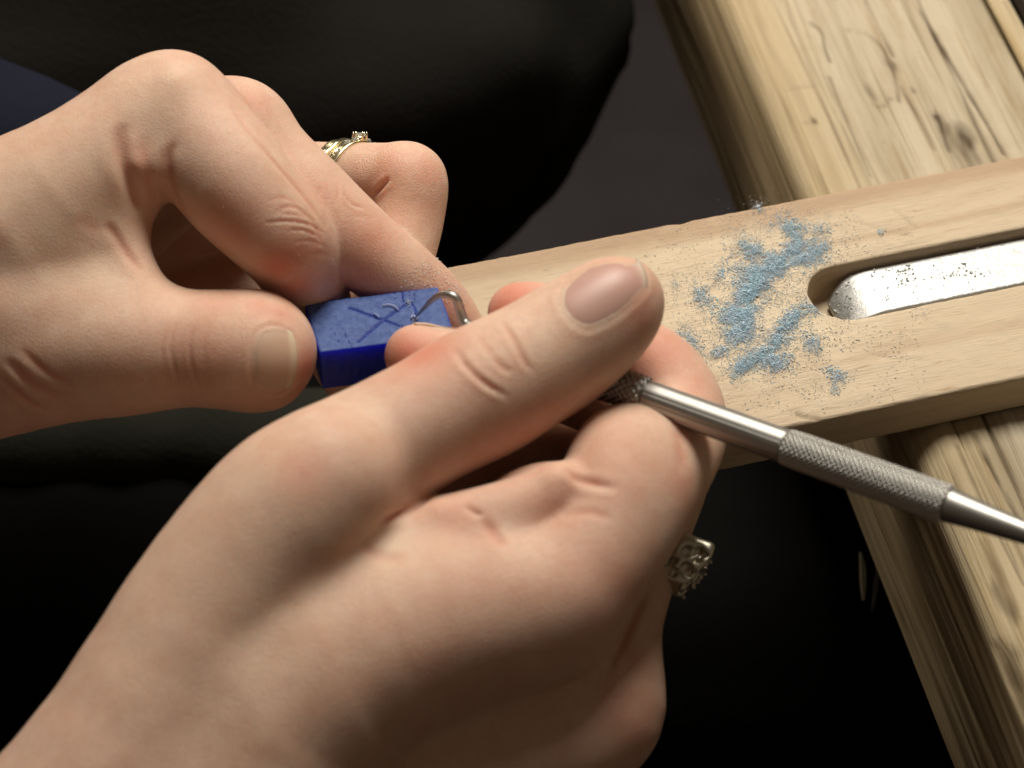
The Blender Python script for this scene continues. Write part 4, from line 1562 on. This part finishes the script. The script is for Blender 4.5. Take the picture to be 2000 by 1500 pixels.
def knurl(n, pitch, dep):
    def f(t, th):
        a = np.abs(((th * n / (2 * math.pi) + t / pitch) % 1) - .5) * 2
        b = np.abs(((th * n / (2 * math.pi) - t / pitch) % 1) - .5) * 2
        return dep * np.minimum(a, b) * 1.6
    return f


def flutes(t, th):
    return -.012 * (np.abs(np.sin(th * 6)) < .25)


M_STEEL2 = metal('knurled_steel', (0.44, 0.425, 0.40), 0.42)
lathe('collar', t_c0, t_c1, lambda t: RH * .98, 96, 40, M_STEEL2, tool, 'knurled collar', knurl(15, .14, .05))
lathe('handle', t_c1, t_k0, lambda t: RH * (1.0 - .02 * math.exp(-((t - t_c1) / .12) ** 2)), 96, 60, M_STEEL, tool, 'smooth fluted shaft', flutes)
lathe('grip', t_k0, t_k1, lambda t: RH * (.99 + .06 * (t - t_k0) / (t_k1 - t_k0)) * (1 - .04 * math.exp(-((t - t_k0) / .12) ** 2)), 180, 380, M_STEEL2, tool, 'diamond knurled grip', knurl(20, .10, .030))
lathe('taper', t_k1, t_e, lambda t: RH * (1.03 - .67 * min(1, max(0, (t - t_k1) / (t_e - t_k1))) ** .8), 64, 40, M_STEEL, tool)
# neck and hook
neckpts = [tA + ax * (t_c0 + .02), P(1120, 722, 2.6), P(1040, 690, 2.55), P(965, 660, 2.5), P(925, 642, 2.55), P(908, 630, 2.45), P(899, 606, 2.45), P(893, 587, 2.5), P(882, 577, 2.5), P(864, 575, 2.4), P(846, 584, 2.2), P(828, 602, 1.92), P(811, 621, 1.60)]
neck = spline(np.array(neckpts), 7)
u = np.linspace(0, 1, len(neck))
rr = np.interp(u, [0, .08, .2, .35, .45, .58, .7, .85, 1.0], [.2, .17, .12, .10, .088, .082, .070, .048, .016])
v, f = tube(neck, rr, 16)
mesh_obj('hook_tip', v, f, metal('hook_steel', (0.44, 0.42, 0.40), 0.42), tool)['label'] = 'bent wire hook touching the wax'

# ------------------------------------------------------------------ rings


def ring_frame(c, axis, ref):
    a = nrm(axis)
    e1_ = nrm(np.asarray(ref) - a * (np.asarray(ref) @ a))
    return a, e1_, np.cross(a, e1_)


def band(name, c, a, e1_, e2_, R, wid, th, mat, parent, relief=None, seg=96, tilt=0.0):
    prof = []
    m = 18
    for j in range(m):
        t = 2 * math.pi * j / m
        x = wid / 2 * np.sign(math.cos(t)) * abs(math.cos(t)) ** .6
        y = th / 2 * np.sign(math.sin(t)) * abs(math.sin(t)) ** .8
        prof.append((x, y))
    V = []
    for i in range(seg):
        g = 2 * math.pi * i / seg
        d = math.cos(g) * e1_ + math.sin(g) * e2_
        for x, y in prof:
            rr_ = R + th / 2 + y
            if relief and y > 0:
                rr_ += relief(g, x)
            V.append(c + a * x + d * rr_)
    F_ = []
    for i in range(seg):
        for j in range(m):
            F_.append((i * m + j, i * m + (j + 1) % m, ((i + 1) % seg) * m + (j + 1) % m, ((i + 1) % seg) * m + j))
    bm = bmesh.new()
    bv = [bm.verts.new(v) for v in V]
    for f_ in F_:
        bm.faces.new([bv[q] for q in f_])
    bmesh.ops.recalc_face_normals(bm, faces=bm.faces)
    bm.verts.index_update()
    F_ = [tuple(v.index for v in f_.verts) for f_ in bm.faces]
    bm.free()
    return mesh_obj(name, V, F_, mat, parent)


def gem(name, c, n, r, mat, parent):
    n = nrm(n)
    e = nrm(np.cross(n, [.3, .2, .9]))
    e2_ = np.cross(n, e)
    V, F_ = [], []
    lv = [(-.9, .05), (-.1, 1.0), (.1, 1.0), (.5, .55)]
    for z, rad in lv:
        for j in range(8):
            t = 2 * math.pi * (j + .5 * (rad < .9)) / 8
            V.append(c + n * z * r + (math.cos(t) * e + math.sin(t) * e2_) * rad * r)
    for i in range(3):
        for j in range(8):
            F_.append((i * 8 + j, i * 8 + (j + 1) % 8, (i + 1) * 8 + (j + 1) % 8, (i + 1) * 8 + j))
    F_.append(tuple(range(24, 32)))
    F_.append(tuple(range(7, -1, -1)))
    return mesh_obj(name, V, F_, mat, parent, smooth=False)


kg = NT('clear_stone')
kg.set(Base_Color=(0.9, 0.92, 0.9, 1), Roughness=0.03, IOR=2.1, Transmission_Weight=0.75)
M_GEM = kg.m

cL, rL = to_world(L_ring, DL)
fa = nrm(cL[2] - cL[1])
fcen = cL[1] + (cL[2] - cL[1]) * 1.0
frad = float(rL[2])
# tilt of the bands as seen: they lean along the finger
ra_, re1, re2 = ring_frame(fcen, fa * 1.0 + np.array([0, .35, .25]) * 0, UPV)
rg = empty('wedding_ring', fcen - fa * .17)
tag(rg, 'plain pale gold wedding band on the left ring finger nearer the knuckle', 'ring')
tax = nrm(fa - .25 * FWD - .15 * UPV)
ra_, re1, re2 = ring_frame(fcen, tax, UPV)
band('band', fcen - fa * .26, ra_, re1, re2, frad * 1.02, .27, .10, M_GOLD, rg, lambda g, x: .012 * math.cos(g * 14))
er_ = empty('engagement_ring', fcen + fa * .12)
tag(er_, 'pale gold ring with clear stones on the left ring finger beside the plain band', 'ring')
band('band', fcen + fa * .06, ra_, re1, re2, frad * 1.0, .28, .10, M_GOLD, er_)
for t in (-50, -28, -12):
    g = math.radians(t)
    d = math.cos(g) * re1 + math.sin(g) * re2
    s_ = 1
    gem('stone', fcen + fa * .10 + d * (frad + .10), d, .075, M_GEM, er_)
for t in (50, 28, 12):
    g = math.radians(t)
    d = math.cos(g) * re1 + math.sin(g) * re2
    gem('stone', fcen + fa * .10 + d * (frad + .10), d, .075, M_GEM, er_)
d0 = nrm(re1 - .05 * RGT)
top_c = fcen + fa * .10 + d0 * (frad + .13)
v, f = tube(np.array([top_c - d0 * .12, top_c - d0 * .04, top_c + d0 * .02]), [.10, .12, .125], 12)
mesh_obj('setting', v, f, M_GOLD, er_)
gem('centre_stone', top_c + d0 * .03, d0, .12, M_GEM, er_)
for j in range(6):
    t = 2 * math.pi * j / 6
    e_, e2_ = nrm(np.cross(d0, fa)), nrm(fa)
    q = top_c + d0 * .06 + .125 * (math.cos(t) * e_ + math.sin(t) * e2_)
    v, f = tube(np.array([q - d0 * .12, q, q + d0 * .04]), [.022, .024, .012], 6)
    mesh_obj('prong', v, f, M_GOLD, er_)

# carved silver ring on the right hand, seen edge-on behind the index finger
cR, rR = to_world(R_middle, DR)
fa2 = nrm(cR[4] - cR[3])
rc = P(1236, 1075, 1.85 + DR)
rg2 = empty('carved_ring', rc)
tag(rg2, 'wide openwork silver ring on the right hand jutting out behind the index finger', 'ring')
ra2, r1, r2 = ring_frame(rc, nrm(fa2 + .1 * FWD), nrm(RGT - .25 * UPV))
rr2 = 76 * (DIST - 2.3) / FPX
band('band', rc, ra2, r1, r2, rr2 * 1.0, .62, .10, M_SILVER, rg2)
# bezel: rounded slab with pierced pattern on its rim, standing proud on the outside
bz = rc + r1 * (rr2 + .30)
Fz = Field((-.45, -.62, -.56), (.45, .62, .56), .03)
X = Fz.ax[0][:, None, None]
Y = Fz.ax[1][None, :, None]
Z = Fz.ax[2][None, None, :]
dX = np.abs(X) - .26
dY = np.abs(Y) - .42
dZ = np.abs(Z) - .36
Fz.f = (np.sqrt(np.maximum(dX, 0) ** 2 + np.maximum(dY, 0) ** 2 + np.maximum(dZ, 0) ** 2) + np.minimum(np.maximum(np.maximum(dX, dY), dZ), 0) - .08).astype(np.float32)
for q_ in range(34):
    s_ = 1 if q_ % 2 else -1
    c_ = np.array([-.3 + .6 * random.random(), s_ * .50, -.40 + .58 * random.random()])
    rr_ = .05 + .06 * random.random()
    Fz.capsule(c_, c_ - np.array([0, s_ * .08, 0]), rr_, rr_, .03, m=.1, sub=True)
for q_ in range(16):
    c_ = np.array([.36, -.40 + .8 * random.random(), -.40 + .58 * random.random()])
    rr_ = .05 + .05 * random.random()
    Fz.capsule(c_, c_ - np.array([.08, 0, 0]), rr_, rr_, .03, m=.1, sub=True)
V, Fa = Fz.mesh(1)
V[:, :2] *= (1 - .32 * np.clip((.15 - V[:, 2:3]) / .55, 0, 1))
V[:, 0] -= .22 * np.clip((.15 - V[:, 2]) / .55, 0, 1) * .6

Rz = np.column_stack([r1, r2, ra2])
mesh_obj('bezel', bz + V @ Rz.T, Fa, M_SILVER, rg2)
for q_ in range(18):
    zb = -.36 + .62 * random.random()
    sh = 1 - .32 * min(1, max(0, (.15 - zb) / .55))
    if q_ % 3:
        lp = np.array([(-.3 + .55 * random.random()) * sh - .1 * (1 - sh), .49 * sh, zb])
        dn = np.array([0, 1.0, 0])
    else:
        lp = np.array([.335 * sh - .1 * (1 - sh), (-.4 + .8 * random.random()) * sh, zb])
        dn = np.array([1.0, 0, 0])
    q, dn = bz + Rz @ lp, Rz @ dn
    v, f = tube(np.array([q - dn * .03, q + dn * .02, q + dn * .045]), [.028, .034, .014], 7)
    mesh_obj('bead', v, f, M_SILVER, rg2)

# ------------------------------------------------------------------ wax dust on the fingers
def dust_on(tree, specs, name, label):
    out = []
    for (px, py, sx, sy, ang, n) in specs:
        o = rng.normal(size=(n, 2)) * [sx, sy]
        ca, sa_ = math.cos(ang), math.sin(ang)
        for a, b in o:
            loc, nor, i, dd = tree.ray_cast(Vector(CAM), Vector(ray(px + a * ca - b * sa_, py + a * sa_ + b * ca)))
            if loc is not None:
                out.append(np.array(loc) + np.array(nor) * .006)
    out = np.array(out)
    c = np.array([(.74, .70, .66), (.60, .68, .76), (.80, .68, .56)])[rng.integers(0, 3, len(out))]
    o = grains(name, out, .003 + .010 * rng.random(len(out)) ** 2, c, M_FIL)
    return tag(o, label, 'dust', kind='stuff')


dust_on(treeL, [(650, 520, 5, 38, -.25, 90), (825, 525, 10, 16, .6, 60), (862, 548, 24, 20, .8, 420), (890, 575, 16, 14, .5, 240), (830, 525, 8, 20, .9, 160), (560, 520, 60, 50, 0, 50), (400, 330, 110, 60, .7, 50)], 'wax_dust', 'pale wax dust clinging to the fingers of the left hand')

# ------------------------------------------------------------------ pale clip hanging in the dark by the bench edge
cc0, cc1 = P(1680, 1078, -7.0), P(1686, 1172, -6.6)
clip = empty('metal_clip', cc1)
tag(clip, 'thin pale metal clip hanging in the dark beside the bench edge', 'clip')
pl = spline(np.array([cc0, P(1684, 1110, -6.9), P(1685, 1140, -6.8), cc1]), 5)
v, f = tube(pl, .075 * np.sin(np.linspace(.35, 2.8, len(pl))), 10)
mesh_obj('clip_blade', v, f, metal('clip_metal', (.8, .8, .62), .4), clip)
pl = spline(np.array([P(1712, 1060, -7.6), P(1714, 1110, -7.5), P(1708, 1160, -7.3), P(1702, 1195, -7.2)]), 5)
v, f = tube(pl, .05 * np.sin(np.linspace(.3, 2.9, len(pl))), 8)
mesh_obj('clip_spring', v, f, metal('clip_dark', (.25, .24, .22), .4), clip)
